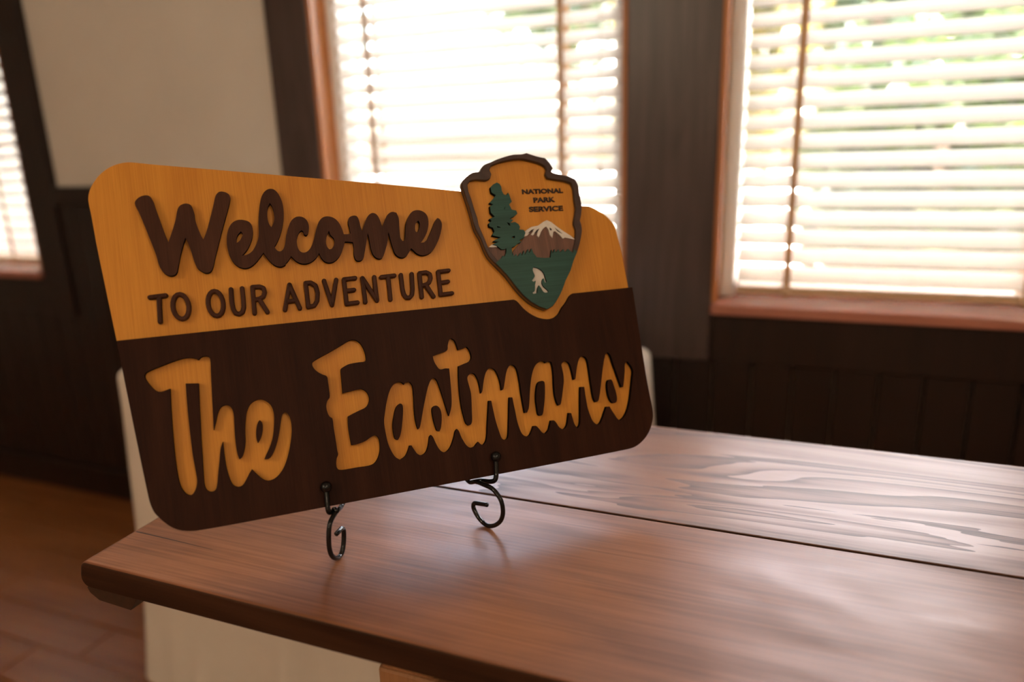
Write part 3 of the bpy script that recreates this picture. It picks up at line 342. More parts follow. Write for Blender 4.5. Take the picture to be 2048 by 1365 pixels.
[225.48,44.74],[225.0,46.55],[224.57,48.36],[224.08,50.6],[223.69,52.87],[223.37,55.15],[223.11,57.43],[222.9,60.22],[222.78,63.01],[222.69,65.8],[222.58,68.6],
[222.46,70.56],[222.33,72.52],[222.2,74.48],[222.09,76.44],[221.98,78.54],[221.88,80.64],[221.78,82.74],[221.68,84.84],[220.54,85.0],[219.39,85.16],[218.25,85.33],
[217.78,82.76],[217.31,80.19],[216.83,77.62],[216.36,75.05],[215.63,71.02],[214.91,66.98],[214.18,62.94],[213.42,58.91],[212.77,55.43],[212.11,51.95],[211.41,48.48],
[210.61,45.03],[210.26,43.53],[209.86,42.03],[209.32,40.61],[208.54,39.32],[207.47,38.56],[206.14,38.14],[204.81,37.73],[203.7,38.55],[202.59,39.36],[201.77,40.4],
[201.01,42.46],[200.48,44.59],[200.07,46.77],[199.67,48.94],[199.08,52.02],[198.52,55.11],[198.03,58.21],[197.61,61.31],[197.29,64.36],[197.06,67.42],[196.86,70.47],
[196.66,73.53],[196.45,76.31],[196.26,79.09],[196.07,81.87],[195.87,84.65],[194.58,84.84],[193.29,85.02],[192.59,81.83],[191.89,78.64],[191.19,75.44],[190.49,72.25],
[189.68,68.55],[188.86,64.84],[188.06,61.14],[187.26,57.43],[186.69,54.52],[186.16,51.6],[185.58,48.69],[184.88,45.82],[184.36,44.09],[183.75,42.4],[183.02,40.75],
[182.14,39.2],[181.2,38.16],[180.04,37.32],[178.88,36.47],[177.8,36.95],[176.71,37.43],[175.74,38.06],[175.03,38.87],[174.46,39.81],[173.89,40.74],[173.04,40.09],
[172.18,39.44],[171.34,38.78],[170.31,37.78],[169.3,36.76],[168.11,36.07],[166.87,35.77],[165.58,35.67],[164.29,35.79],[163.08,36.13],[161.91,36.76],[160.88,37.61],
[159.96,38.6],[159.15,39.68],[158.27,41.19],[157.55,42.79],[156.9,44.44],[156.22,46.06],[156.61,44.79],[156.99,43.53],[157.38,42.26],[157.76,41.0],[157.09,42.96],
[156.4,44.92],[155.73,46.89],[155.1,48.86],[154.59,50.8],[154.13,52.76],[153.66,54.71],[153.07,56.63],[152.36,57.85],[151.5,58.98],[150.69,58.23],[149.88,57.48],
[149.23,56.61],[148.38,54.76],[147.68,52.84],[146.99,50.92],[146.18,49.05],[145.03,46.71],[143.82,44.39],[142.51,42.15],[141.02,40.02],[139.95,38.79],[138.74,37.67],
[137.42,36.71],[135.99,35.93],[134.75,35.57],[133.44,35.58],[132.21,35.94],[131.06,36.63],[130.03,37.51],[129.12,38.53],[128.35,39.64],[127.35,41.51],[126.53,43.48],
[125.81,45.49],[125.11,47.51],[124.57,49.27],[124.1,51.06],[123.62,52.85],[123.01,54.59],[122.2,55.82],[121.23,56.95],[120.18,56.14],[119.35,55.17],[118.62,53.01],
[118.06,50.8],[117.53,48.58],[116.84,46.41],[116.15,44.62],[115.4,42.85],[114.51,41.18],[113.38,39.66],[112.24,38.58],[110.94,37.66],[109.51,36.99],[108.0,36.67],
[106.73,36.79],[105.5,37.28],[104.37,38.01],[103.38,38.89],[102.31,40.24],[101.46,41.75],[100.7,43.34],[99.94,44.91],[99.28,46.29],[98.68,47.69],[98.08,49.09],
[97.04,49.14],[96.01,49.19],[95.46,47.91],[94.92,46.62],[94.35,45.35],[93.7,44.12],[92.87,42.68],[92.0,41.26],[91.03,39.92],[89.9,38.73],[88.54,37.75],
[87.05,36.96],[85.51,36.26],[83.99,35.51],[82.7,36.41],[81.38,37.28],[80.14,38.21],[79.08,39.33],[77.91,41.15],[76.93,43.1],[76.1,45.11],[75.33,47.15],
[74.58,49.3],[73.92,51.49],[73.37,53.7],[72.93,55.94],[72.57,58.66],[72.33,61.4],[72.18,64.15],[72.02,66.9],[71.9,69.02],[71.8,71.13],[71.73,73.25],[71.74,75.37],
[71.79,76.87],[71.9,78.36],[72.06,79.84]]],"isl":[[[-54.78,100.31],[-53.71,99.29],[-52.89,98.13],[-52.59,96.88],[-52.45,95.6],[-52.43,94.31],[-52.52,93.02],
[-52.75,91.16],[-53.1,89.32],[-53.54,87.5],[-54.07,85.7],[-54.62,84.19],[-55.27,82.71],[-55.99,81.26],[-56.77,79.85],[-57.48,78.8],[-58.31,77.82],[-59.13,76.84],
[-59.43,78.01],[-59.73,79.17],[-59.91,80.35],[-59.99,81.92],[-60.0,83.48],[-59.93,85.05],[-59.8,86.61],[-59.55,88.46],[-59.23,90.29],[-58.84,92.12],[-58.37,93.93],
[-57.98,95.15],[-57.53,96.35],[-57.0,97.52],[-56.4,98.66],[-55.65,99.53]],[[91.85,96.39],[93.16,96.15],[94.11,95.08],[94.45,93.9],[94.55,92.66],[94.52,91.4],
[94.41,90.15],[94.11,87.76],[93.7,85.38],[93.22,83.01],[92.71,80.65],[92.07,77.71],[91.39,74.77],[90.66,71.84],[89.86,68.94],[89.24,66.9],[88.56,64.87],
[87.8,62.87],[86.92,60.93],[86.05,59.6],[85.01,58.39],[83.97,57.17],[82.58,57.83],[81.52,58.77],[81.01,60.4],[80.74,62.1],[80.6,63.83],[80.52,65.56],[80.46,67.67],
[80.47,69.78],[80.58,71.88],[80.83,73.97],[81.29,76.34],[81.89,78.67],[82.58,80.99],[83.33,83.28],[84.1,85.64],[84.9,88.0],[85.84,90.29],[87.03,92.45],
[87.99,93.7],[89.13,94.8],[90.43,95.71]],[[131.09,88.47],[132.43,88.03],[133.62,87.2],[134.53,86.11],[135.23,84.76],[135.72,83.31],[136.04,81.8],[136.21,80.28],
[136.26,78.14],[136.14,75.99],[135.9,73.84],[135.58,71.71],[135.19,69.6],[134.71,67.51],[134.14,65.43],[133.47,63.39],[132.84,62.02],[132.05,60.72],[131.25,59.43],
[129.92,59.76],[128.88,60.41],[128.25,61.93],[127.84,63.53],[127.56,65.17],[127.3,66.81],[126.96,68.99],[126.68,71.18],[126.46,73.38],[126.32,75.58],[126.23,77.74],
[126.19,79.9],[126.25,82.06],[126.44,84.2],[126.85,85.78],[127.74,87.1],[128.74,87.86],[129.89,88.38]],[[262.08,98.68],[263.22,98.02],[263.85,96.96],[263.93,94.86],
[263.77,92.75],[263.49,90.65],[263.16,88.55],[262.71,85.79],[262.18,83.04],[261.59,80.29],[260.95,77.56],[260.27,74.84],[259.53,72.12],[258.75,69.42],[257.92,66.73],
[257.39,64.96],[256.83,63.18],[256.17,61.45],[255.32,59.82],[254.3,59.01],[252.99,58.82],[251.89,59.12],[250.9,59.7],[250.29,60.57],[249.91,62.35],[249.83,64.19],
[249.89,66.05],[249.95,67.9],[249.96,70.7],[249.99,73.5],[250.11,76.29],[250.38,79.07],[250.8,81.84],[251.36,84.58],[252.03,87.3],[252.79,89.99],[253.35,91.81],
[253.99,93.6],[254.77,95.32],[255.75,96.93],[256.67,97.78],[257.83,98.35],[259.07,98.74],[260.58,98.94]],[[347.73,88.74],[349.27,88.78],[350.46,88.14],
[351.16,86.44],[351.56,84.62],[351.83,82.75],[352.1,80.89],[352.56,78.52],[352.99,76.13],[353.35,73.74],[353.58,71.34],[353.66,69.3],[353.65,67.26],[353.48,65.23],
[353.12,63.24],[352.66,61.98],[351.9,60.85],[350.86,60.07],[349.58,59.73],[348.22,59.82],[347.05,60.38],[346.03,61.48],[345.24,62.79],[344.64,64.22],[344.17,65.68],
[343.69,67.71],[343.38,69.79],[343.2,71.88],[343.11,73.97],[343.1,76.0],[343.19,78.03],[343.38,80.05],[343.68,82.05],[343.99,83.5],[344.39,84.93],[344.92,86.32],
[345.6,87.62],[346.52,88.41]]],"emb_outer":[[198.39,340.0],[198.95,342.3],[199.9,344.54],[202.22,346.74],[204.68,348.78],[208.63,351.36],[212.86,353.39],
[216.21,353.83],[219.63,353.93],[221.37,354.24],[223.1,354.61],[223.68,356.57],[224.52,358.39],[226.75,360.81],[229.41,362.7],[233.36,364.11],[237.43,365.24],
[241.96,367.04],[246.52,368.77],[252.78,370.6],[259.1,372.2],[263.55,373.22],[268.05,373.92],[273.28,373.91],[278.52,373.89],[281.73,374.52],[284.91,375.38],
[287.81,374.24],[290.72,373.13],[294.89,371.62],[299.11,370.25],[303.38,369.18],[307.69,368.22],[310.42,365.19],[312.91,361.98],[314.66,358.36],[316.16,354.61],
[314.72,352.51],[313.29,350.42],[314.36,349.52],[315.52,348.77],[319.6,347.43],[323.77,346.34],[329.06,345.35],[334.28,344.15],[338.55,342.2],[342.69,339.95],
[344.63,336.48],[346.04,332.84],[346.26,325.93],[345.99,318.98],[346.36,312.9],[346.42,306.84],[345.48,300.83],[343.96,294.92],[342.41,290.69],[340.65,286.53],
[341.2,283.94],[341.56,281.32],[341.56,277.03],[340.97,272.79],[338.69,266.06],[335.89,259.49],[333.22,253.69],[330.25,248.02],[327.16,243.19],[324.05,238.36],
[320.73,231.87],[317.31,225.45],[313.26,219.93],[309.15,214.45],[305.97,208.91],[302.8,203.36],[299.49,198.61],[295.9,194.07],[291.88,189.27],[287.34,185.02],
[283.28,183.14],[278.94,181.78],[274.45,183.69],[270.08,185.81],[265.29,188.84],[260.83,192.32],[256.25,196.8],[252.1,201.67],[247.84,207.67],[243.88,213.88],
[239.95,220.65],[235.9,227.33],[230.74,234.11],[225.43,240.79],[221.43,245.84],[217.88,251.18],[215.59,256.92],[213.88,262.89],[212.68,268.29],[211.4,273.67],
[208.89,279.52],[206.59,285.43],[205.45,292.81],[204.73,300.26],[203.56,308.53],[202.29,316.79],[201.08,323.43],[199.85,330.06],[198.9,335.01]],"emb_inner":[[228.06,343.23],
[222.72,343.88],[217.38,344.72],[213.13,344.4],[208.9,343.79],[206.86,341.33],[204.82,338.86],[204.75,334.74],[204.89,330.62],[205.79,326.03],[206.81,321.46],
[207.58,315.67],[208.35,309.87],[209.58,304.06],[210.71,298.24],[210.88,294.13],[211.11,290.03],[212.29,285.01],[213.72,280.04],[215.38,273.78],[217.1,267.54],
[218.54,262.03],[220.41,256.68],[223.57,251.39],[227.15,246.35],[230.54,241.53],[234.04,236.79],[240.98,227.56],[248.01,218.4],[254.77,209.22],[262.21,200.68],
[269.78,195.46],[277.87,190.92],[282.78,192.59],[287.27,194.93],[293.13,201.57],[298.42,208.77],[304.17,215.68],[309.69,222.76],[314.9,230.59],[319.61,238.73],
[323.02,246.01],[326.14,253.43],[328.75,259.14],[331.04,264.96],[332.63,270.78],[333.47,276.73],[332.72,280.2],[331.95,283.67],[332.76,287.07],[334.04,290.39],
[336.19,296.23],[337.92,302.17],[338.24,308.17],[338.2,314.21],[338.83,321.1],[339.14,327.98],[338.37,331.35],[337.2,334.66],[333.41,336.33],[329.55,337.79],
[323.45,339.13],[317.31,340.26],[312.29,341.34],[307.28,342.44],[306.2,345.06],[305.13,347.68],[306.43,350.63],[307.73,353.58],[307.06,355.92],[305.96,357.95],
[302.11,360.6],[297.83,362.57],[291.99,364.54],[286.03,366.1],[280.97,367.42],[275.84,368.19],[268.77,367.9],[261.73,367.01],[254.6,365.98],[247.56,364.51],
[242.35,362.75],[237.23,360.71],[235.91,358.25],[234.59,355.79],[235.38,353.25],[236.17,350.71],[234.9,348.0],[233.63,345.3],[230.89,344.03]],"field":[[224.6,242.97],
[229.14,246.18],[232.1,247.9],[234.61,250.97],[236.41,249.51],[238.75,253.59],[239.41,249.27],[245.22,248.47],[247.8,252.87],[248.13,248.57],[251.35,251.6],
[252.12,247.91],[257.06,252.96],[258.14,249.08],[261.7,255.08],[262.03,249.76],[267.08,256.32],[267.98,251.27],[271.49,256.81],[273.11,250.86],[276.58,245.6],
[286.76,243.77],[293.81,243.86],[296.8,253.17],[297.84,248.9],[300.78,253.7],[301.82,249.42],[305.98,252.96],[307.43,248.98],[312.2,252.82],[313.86,248.98],
[318.44,252.67],[323.72,246.84],[326.38,251.72],[329.89,248.05],[323.51,238.41],[316.95,225.48],[308.8,214.48],[302.45,203.4],[295.56,194.11],[287.05,185.38],
[279.02,182.26],[270.16,186.29],[260.94,192.96],[252.21,202.32],[243.99,214.52],[236.0,227.97],[225.56,241.59]],"figure":[[270.32,234.01],[272.41,233.5],
[274.46,232.83],[276.78,231.65],[278.88,230.13],[280.83,227.99],[282.29,225.52],[282.86,222.87],[283.13,220.14],[283.65,217.6],[284.2,215.07],[282.97,214.52],
[281.75,213.97],[281.34,216.74],[280.93,219.51],[280.07,219.07],[279.37,218.49],[278.25,216.33],[277.75,214.01],[278.27,211.35],[279.5,208.89],[281.31,207.02],
[283.24,205.23],[283.88,203.98],[284.38,202.64],[282.49,202.1],[280.58,201.85],[279.08,202.3],[277.86,203.27],[276.82,205.36],[275.97,207.57],[274.78,209.6],
[273.52,211.6],[272.38,209.84],[271.36,208.01],[270.4,205.24],[269.57,202.43],[267.28,202.16],[264.99,201.89],[264.52,202.67],[264.05,203.46],[265.73,204.13],
[267.08,205.13],[268.05,208.27],[268.67,211.56],[269.64,214.52],[270.69,217.46],[269.05,216.96],[267.41,216.45],[266.58,217.18],[265.75,217.92],[268.18,220.3],
[270.21,222.95],[270.24,224.59],[269.73,226.3],[269.07,228.4],[268.7,230.52],[269.34,232.31]],"mount":[[246.71,251.74],[250.09,256.76],[260.18,265.95],
[266.38,272.16],[266.85,277.15],[269.46,280.31],[277.01,283.82],[285.96,284.9],[293.76,289.29],[298.46,290.85],[303.7,288.13],[310.32,281.91],[318.19,275.41],
[325.41,270.12],[333.34,263.57],[330.45,247.07],[319.48,241.17],[245.98,247.18]],"snow":[[265.89,272.28],[266.11,276.77],[268.82,279.59],[276.42,283.43],
[285.35,284.5],[293.14,288.88],[297.82,290.44],[303.05,287.73],[309.67,281.51],[317.52,275.03],[324.72,269.75],[330.43,264.06],[323.16,265.95],[318.0,267.34],
[314.57,266.24],[311.13,271.23],[306.11,276.33],[303.65,275.49],[301.34,268.21],[298.78,271.94],[297.98,278.75],[295.65,282.8],[291.79,280.87],[287.96,276.92],
[283.78,269.82],[281.97,272.64],[283.79,277.21],[280.45,276.1],[276.79,273.01],[274.54,274.17],[278.81,278.9],[273.63,277.08],[269.9,273.5]],"streaks":[[[270.14,275.57],
[275.7,279.7],[280.29,281.06],[276.23,277.65]],[[278.41,274.99],[282.61,279.22],[286.36,280.65],[283.01,276.34]],[[299.68,281.09],[302.33,278.88],[301.34,277.25],
[299.7,278.04]],[[306.66,280.27],[310.5,276.62],[315.15,272.39],[312.16,273.79],[308.68,276.41]]],"mount2":[[218.3,261.21],[222.29,263.2],[233.22,263.02],
[241.21,259.93],[237.58,247.87],[226.1,244.71],[220.3,255.82]],"snow2":[[219.3,262.87],[223.92,265.63],[228.27,266.61],[232.52,264.65],[231.49,262.43],
[225.07,262.26]],"tree":[[237.92,248.41],[240.33,259.22],[237.47,258.29],[233.8,258.57],[229.0,263.37],[224.28,265.36],[229.59,267.09],[232.57,267.86],
[225.36,269.05],[228.49,270.78],[235.73,272.89],[225.16,276.28],[228.86,280.61],[227.58,285.31],[223.52,287.23],[223.25,290.86],[227.2,293.57],[224.92,296.19],
[232.03,298.54],[227.79,303.76],[228.02,311.68],[232.68,313.4],[227.97,315.66],[234.81,321.58],[237.46,324.43],[232.61,328.02],[232.3,334.69],[236.18,337.84],
[241.1,339.94],[244.22,338.11],[245.85,334.35],[245.73,329.34],[247.42,324.9],[251.33,323.69],[253.23,326.94],[254.66,323.01],[255.14,319.63],[256.18,315.39],
[252.24,312.27],[254.46,305.8],[259.9,304.3],[260.81,300.4],[256.75,297.65],[250.14,294.9],[254.25,292.81],[250.19,289.91],[256.26,290.34],[260.11,287.59],
[261.45,284.17],[260.23,280.92],[265.79,280.04],[267.07,276.28],[264.25,270.66],[258.1,267.78],[259.96,265.49],[255.45,264.17],[251.53,261.16],[247.06,259.85],
[245.96,247.75]],"treeholes":[[[245.76,291.03],[249.21,289.15],[249.7,285.79],[247.21,287.29]],[[249.16,272.91],[253.21,273.61],[253.2,271.46],[250.03,270.86]],
[[244.79,312.7],[245.35,307.67],[247.7,311.7],[245.43,306.0]],[[232.73,286.94],[236.75,285.67],[236.93,284.67],[233.25,284.92]]],"text":[["NATIONAL",[273.17,325.55,326.76,324.44,331.62]],
["PARK",[286.1,314.3,314.23,313.73,320.55]],["SERVICE",[278.6,303.02,322.87,301.86,309.57]]]}
EASEL = {"L":[[-0.4317,0.5763,-0.363],[-0.4305,0.5656,-0.3662],[-0.4295,0.5558,-0.3688],[-0.4289,0.5504,-0.3726],[-0.4286,0.5471,-0.3797],[-0.4284,0.5451,-0.3899],[-0.4284,0.545,-0.3989],[-0.4287,0.5478,-0.4075],[-0.4293,0.5539,-0.4142],[-0.4302,0.5621,-0.4174],[-0.4308,0.5685,-0.4154],[-0.4313,0.5729,-0.4085],[-0.4316,0.5753,-0.4005],[-0.4316,0.5757,-0.3937],[-0.4313,0.5727,-0.39],[-0.4307,0.5674,-0.3896],[-0.43,0.5605,-0.3897]],"R":[[-0.3303,0.6808,-0.3681],[-0.3195,0.6768,-0.3672],[-0.3074,0.6725,-0.3674],[-0.2971,0.6687,-0.3681],[-0.2893,0.6659,-0.3727],[-0.2838,0.6639,-0.3796],[-0.282,0.6632,-0.389],[-0.2828,0.6635,-0.3969],[-0.2864,0.6648,-0.4052],[-0.2933,0.6673,-0.4122],[-0.2994,0.6695,-0.4158],[-0.3062,0.672,-0.4174],[-0.313,0.6745,-0.4157],[-0.3196,0.6769,-0.4109],[-0.3243,0.6786,-0.4047],[-0.3256,0.6791,-0.3999],[-0.3238,0.6784,-0.396],[-0.3206,0.6773,-0.3946],[-0.3133,0.6746,-0.393],[-0.3043,0.6713,-0.3911]]}

# ------------------------------------------------------------------ helpers
def nmat(name):
    m = bpy.data.materials.new(name)
    m.use_nodes = True
    return m, m.node_tree.nodes, m.node_tree.links, m.node_tree.nodes['Principled BSDF']

def plain(name, col, rough=0.5, metal=0.0, spec=0.5, noise=0.0, scale=20.0, stretch=(1, 1, 1), coat=0.0):
    m, N, L, P = nmat(name)
    P.inputs['Roughness'].default_value = rough
    P.inputs['Metallic'].default_value = metal
    P.inputs['Specular IOR Level'].default_value = spec
    P.inputs['Coat Weight'].default_value = coat
    P.inputs['Base Color'].default_value = (*col, 1)
    if noise:
        tc = N.new('ShaderNodeTexCoord'); mp = N.new('ShaderNodeMapping'); nz = N.new('ShaderNodeTexNoise')
        mp.inputs['Scale'].default_value = stretch
        nz.inputs['Scale'].default_value = scale; nz.inputs['Detail'].default_value = 5
        rp = N.new('ShaderNodeValToRGB')
        a = tuple(max(0, c * (1 - noise)) for c in col); b = tuple(min(1, c * (1 + noise)) for c in col)
        rp.color_ramp.elements[0].color = (*a, 1); rp.color_ramp.elements[1].color = (*b, 1)
        rp.color_ramp.elements[0].position = 0.3; rp.color_ramp.elements[1].position = 0.7
        L.new(tc.outputs['Object'], mp.inputs[0]); L.new(mp.outputs[0], nz.inputs[0])
        L.new(nz.outputs[0], rp.inputs[0]); L.new(rp.outputs[0], P.inputs['Base Color'])
    return m

def wood(name, c0, c1, c2, axis='Y', rough=0.4, scale=1.0, fine=260.0, swirl=2.0, rings=9.0, bump=0.06, spec=0.5, rvar=0.0, st1=0.12):
    """grain running along the object's axis: long stretched noise bands plus fine fibres"""
    m, N, L, P = nmat(name)
    tc = N.new('ShaderNodeTexCoord')
    st = {'X': (st1, 1, 1), 'Y': (1, st1, 1), 'Z': (1, 1, st1)}[axis]
    st2 = {'X': (0.018, 1, 1), 'Y': (1, 0.018, 1), 'Z': (1, 1, 0.018)}[axis]
    mp = N.new('ShaderNodeMapping'); mp.inputs['Scale'].default_value = tuple(s * scale for s in st)
    L.new(tc.outputs['Object'], mp.inputs[0])
    nz = N.new('ShaderNodeTexNoise'); nz.inputs['Scale'].default_value = rings; nz.inputs['Detail'].default_value = 3
    nz.inputs['Distortion'].default_value = swirl
    L.new(mp.outputs[0], nz.inputs[0])
    mp2 = N.new('ShaderNodeMapping'); mp2.inputs['Scale'].default_value = tuple(s * scale for s in st2)
    L.new(tc.outputs['Object'], mp2.inputs[0])
    fz = N.new('ShaderNodeTexNoise'); fz.inputs['Scale'].default_value = fine; fz.inputs['Detail'].default_value = 4
    L.new(mp2.outputs[0], fz.inputs[0])
    mx = N.new('ShaderNodeMix'); mx.data_type = 'FLOAT'
    mx.inputs[0].default_value = 0.42
    L.new(nz.outputs[0], mx.inputs[2]); L.new(fz.outputs[0], mx.inputs[3])
    rp = N.new('ShaderNodeValToRGB'); e = rp.color_ramp.elements
    e[0].position = 0.36; e[0].color = (*c0, 1)
    e[1].position = 0.66; e[1].color = (*c2, 1)
    k = e.new(0.5); k.color = (*c1, 1)
    L.new(mx.outputs[0], rp.inputs[0]); L.new(rp.outputs[0], P.inputs['Base Color'])
    bp = N.new('ShaderNodeBump'); bp.inputs['Strength'].default_value = bump; bp.inputs['Distance'].default_value = 0.001
    L.new(fz.outputs[0], bp.inputs['Height']); L.new(bp.outputs[0], P.inputs['Normal'])
    P.inputs['Roughness'].default_value = rough
    P.inputs['Specular IOR Level'].default_value = spec
    if rvar:
        mr = N.new('ShaderNodeMapRange')
        mr.inputs['From Min'].default_value = 0.3; mr.inputs['From Max'].default_value = 0.7
        mr.inputs['To Min'].default_value = rough + rvar; mr.inputs['To Max'].default_value = rough - rvar
        L.new(nz.outputs[0], mr.inputs[0]); L.new(mr.outputs[0], P.inputs['Roughness'])
    return m

def flame_wood(name, c0, c1, c2, rough=0.33):
    """plain-sawn softwood with contour-like cathedral grain along X"""
    m, N, L, P = nmat(name)
    tc = N.new('ShaderNodeTexCoord')
    mp = N.new('ShaderNodeMapping'); mp.inputs['Scale'].default_value = (0.6, 5.2, 1)
    L.new(tc.outputs['Object'], mp.inputs[0])
    nz = N.new('ShaderNodeTexNoise'); nz.inputs['Scale'].default_value = 2.6; nz.inputs['Detail'].default_value = 3.2
    nz.inputs['Roughness'].default_value = 0.42; nz.inputs['Distortion'].default_value = 0.7
    L.new(mp.outputs[0], nz.inputs[0])
    mu = N.new('ShaderNodeMath'); mu.operation = 'MULTIPLY'; mu.inputs[1].default_value = 9.0
    fr = N.new('ShaderNodeMath'); fr.operation = 'FRACT'
    L.new(nz.outputs[0], mu.inputs[0]); L.new(mu.outputs[0], fr.inputs[0])
    mp2 = N.new('ShaderNodeMapping'); mp2.inputs['Scale'].default_value = (0.03, 1, 1)
    L.new(tc.outputs['Object'], mp2.inputs[0])
    fz = N.new('ShaderNodeTexNoise'); fz.inputs['Scale'].default_value = 330; fz.inputs['Detail'].default_value = 4
    L.new(mp2.outputs[0], fz.inputs[0])
    mx = N.new('ShaderNodeMix'); mx.data_type = 'FLOAT'; mx.inputs[0].default_value = 0.42
    L.new(fr.outputs[0], mx.inputs[2]); L.new(fz.outputs[0], mx.inputs[3])
    rp = N.new('ShaderNodeValToRGB'); e = rp.color_ramp.elements
    e[0].position = 0.28; e[0].color = (*c2, 1)
    e[1].position = 0.80; e[1].color = (*c0, 1)
    k = e.new(0.6); k.color = (*c1, 1)
    L.new(mx.outputs[0], rp.inputs[0]); L.new(rp.outputs[0], P.inputs['Base Color'])
    mr = N.new('ShaderNodeMapRange'); mr.inputs['To Min'].default_value = rough - 0.05; mr.inputs['To Max'].default_value = rough + 0.2
    L.new(mx.outputs[0], mr.inputs[0]); L.new(mr.outputs[0], P.inputs['Roughness'])
    bp = N.new('ShaderNodeBump'); bp.inputs['Strength'].default_value = 0.12; bp.inputs['Distance'].default_value = 0.0008
    L.new(mx.outputs[0], bp.inputs['Height']); L.new(bp.outputs[0], P.inputs['Normal'])
    P.inputs['Specular IOR Level'].default_value = 0.23
    return m

def link(o, parent=None):
    COL.objects.link(o)
    if parent is not None:
        o.parent = parent
    return o

def tag(o, label=None, cat=None, group=None, kind=None):
    if label: o['label'] = label
    if cat: o['category'] = cat
    if group: o['group'] = group
    if kind: o['kind'] = kind
    return o

def empty(name, loc=(0, 0, 0), parent=None):
    o = bpy.data.objects.new(name, None)
    o.location = loc
    o.empty_display_size = 0.05
    return link(o, parent)

def obj(name, bm, mats, parent=None, loc=None, smooth=False):
    me = bpy.data.meshes.new(name)
    bm.normal_update(); bm.to_mesh(me); bm.free()
    for m in (mats if isinstance(mats, (list, tuple)) else [mats]):
        me.materials.append(m)
    if smooth:
        for p in me.polygons: p.use_smooth = True
    o = bpy.data.objects.new(name, me)
    if loc is not None: o.location = loc
    return link(o, parent)

def inst(name, me, parent=None, loc=(0, 0, 0), rot=(0, 0, 0), scale=(1, 1, 1)):
    o = bpy.data.objects.new(name, me)
    o.location = loc; o.rotation_euler = rot; o.scale = scale
    return link(o, parent)

def box(bm, x0, x1, y0, y1, z0, z1, bevel=0.0, seg=2):
    b = bmesh.new()
    vs = [b.verts.new((x, y, z)) for x in (x0, x1) for y in (y0, y1) for z in (z0, z1)]
    for f in ((0, 1, 3, 2), (4, 6, 7, 5), (0, 4, 5, 1), (2, 3, 7, 6), (0, 2, 6, 4), (1, 5, 7, 3)):
        b.faces.new([vs[i] for i in f])
    if bevel:
        bmesh.ops.bevel(b, geom=b.edges[:], offset=bevel, segments=seg, profile=0.5, affect='EDGES')
    t = bpy.data.meshes.new('t'); b.to_mesh(t); b.free(); bm.from_mesh(t); bpy.data.meshes.remove(t)
    return bm

def nbox(name, dims, mat, parent=None, bevel=0.0, seg=2, loc=None):
    return obj(name, box(bmesh.new(), *dims, bevel=bevel, seg=seg), mat, parent, loc)

def box_mesh(name, sx, sy, sz, mat, bevel=0.0):
    b = box(bmesh.new(), -sx / 2, sx / 2, -sy / 2, sy / 2, -sz / 2, sz / 2, bevel=bevel, seg=1)
    me = bpy.data.meshes.new(name); b.normal_update(); b.to_mesh(me); b.free(); me.materials.append(mat)
    return me

def catmull(P, sub=6):
    P = [Vector(p) for p in P]; out = []
    for i in range(len(P) - 1):
        p0 = P[max(i - 1, 0)]; p1 = P[i]; p2 = P[i + 1]; p3 = P[min(i + 2, len(P) - 1)]
        for j in range(sub):
            t = j / sub
            out.append(0.5 * ((2 * p1) + (p2 - p0) * t + (2 * p0 - 5 * p1 + 4 * p2 - p3) * t * t + (3 * p1 - p0 - 3 * p2 + p3) * t ** 3))
    out.append(P[-1])
    return out

def tube(bm, pts, r, n=12):
    pts = [Vector(p) for p in pts]
    rings = []; up = None
    for i, p in enumerate(pts):
        d = (pts[min(i + 1, len(pts) - 1)] - pts[max(i - 1, 0)]).normalized()
        if up is None:
            up = d.orthogonal().normalized()
        up = (up - d * up.dot(d)).normalized(); s = d.cross(up)
        rings.append([bm.verts.new(p + (up * math.cos(a) + s * math.sin(a)) * r) for a in [2 * math.pi * k / n for k in range(n)]])
    for a, b in zip(rings, rings[1:]):
        for k in range(n):
            bm.faces.new((a[k], a[(k + 1) % n], b[(k + 1) % n], b[k]))
    bm.faces.new(rings[0][::-1]); bm.faces.new(rings[-1])

def ball(bm, c, r, u=16, v=10):
    bmesh.ops.create_uvsphere(bm, u_segments=u, v_segments=v, radius=r, matrix=Matrix.Translation(Vector(c)))

def flat_cut(name, loops, z0, z1, mats, parent, bevel=0.0):
    """a sheet cut to closed outlines (mm; inner outlines are holes), between two depths (mm);
    mats = (face, cut edge)"""
    cu = bpy.data.curves.new(name, 'CURVE'); cu.dimensions = '2D'; cu.fill_mode = 'BOTH'
    for lp in loops:
        sp = cu.splines.new('POLY'); sp.points.add(len(lp) - 1)
        for k, (x, y) in enumerate(lp): sp.points[k].co = (x / 1000, y / 1000, 0, 1)
        sp.use_cyclic_u = True
    cu.extrude = (z1 - z0) / 2000 - bevel
    cu.bevel_depth = bevel; cu.bevel_resolution = 1; cu.offset = -bevel
    t = bpy.data.objects.new('t', cu); COL.objects.link(t)
    dg = bpy.context.evaluated_depsgraph_get()
    me = bpy.data.meshes.new_from_object(t.evaluated_get(dg))
    bpy.data.objects.remove(t); bpy.data.curves.remove(cu)
    me.name = name
    me.transform(Matrix.Translation((0, 0, (z0 + z1) / 2000)))
    me.materials.clear()
    for m in mats: me.materials.append(m)
    for p in me.polygons:
        p.material_index = 0 if p.normal.z > 0.6 else min(1, len(mats) - 1)
    o = bpy.data.objects.new(name, me)
    return link(o, parent)

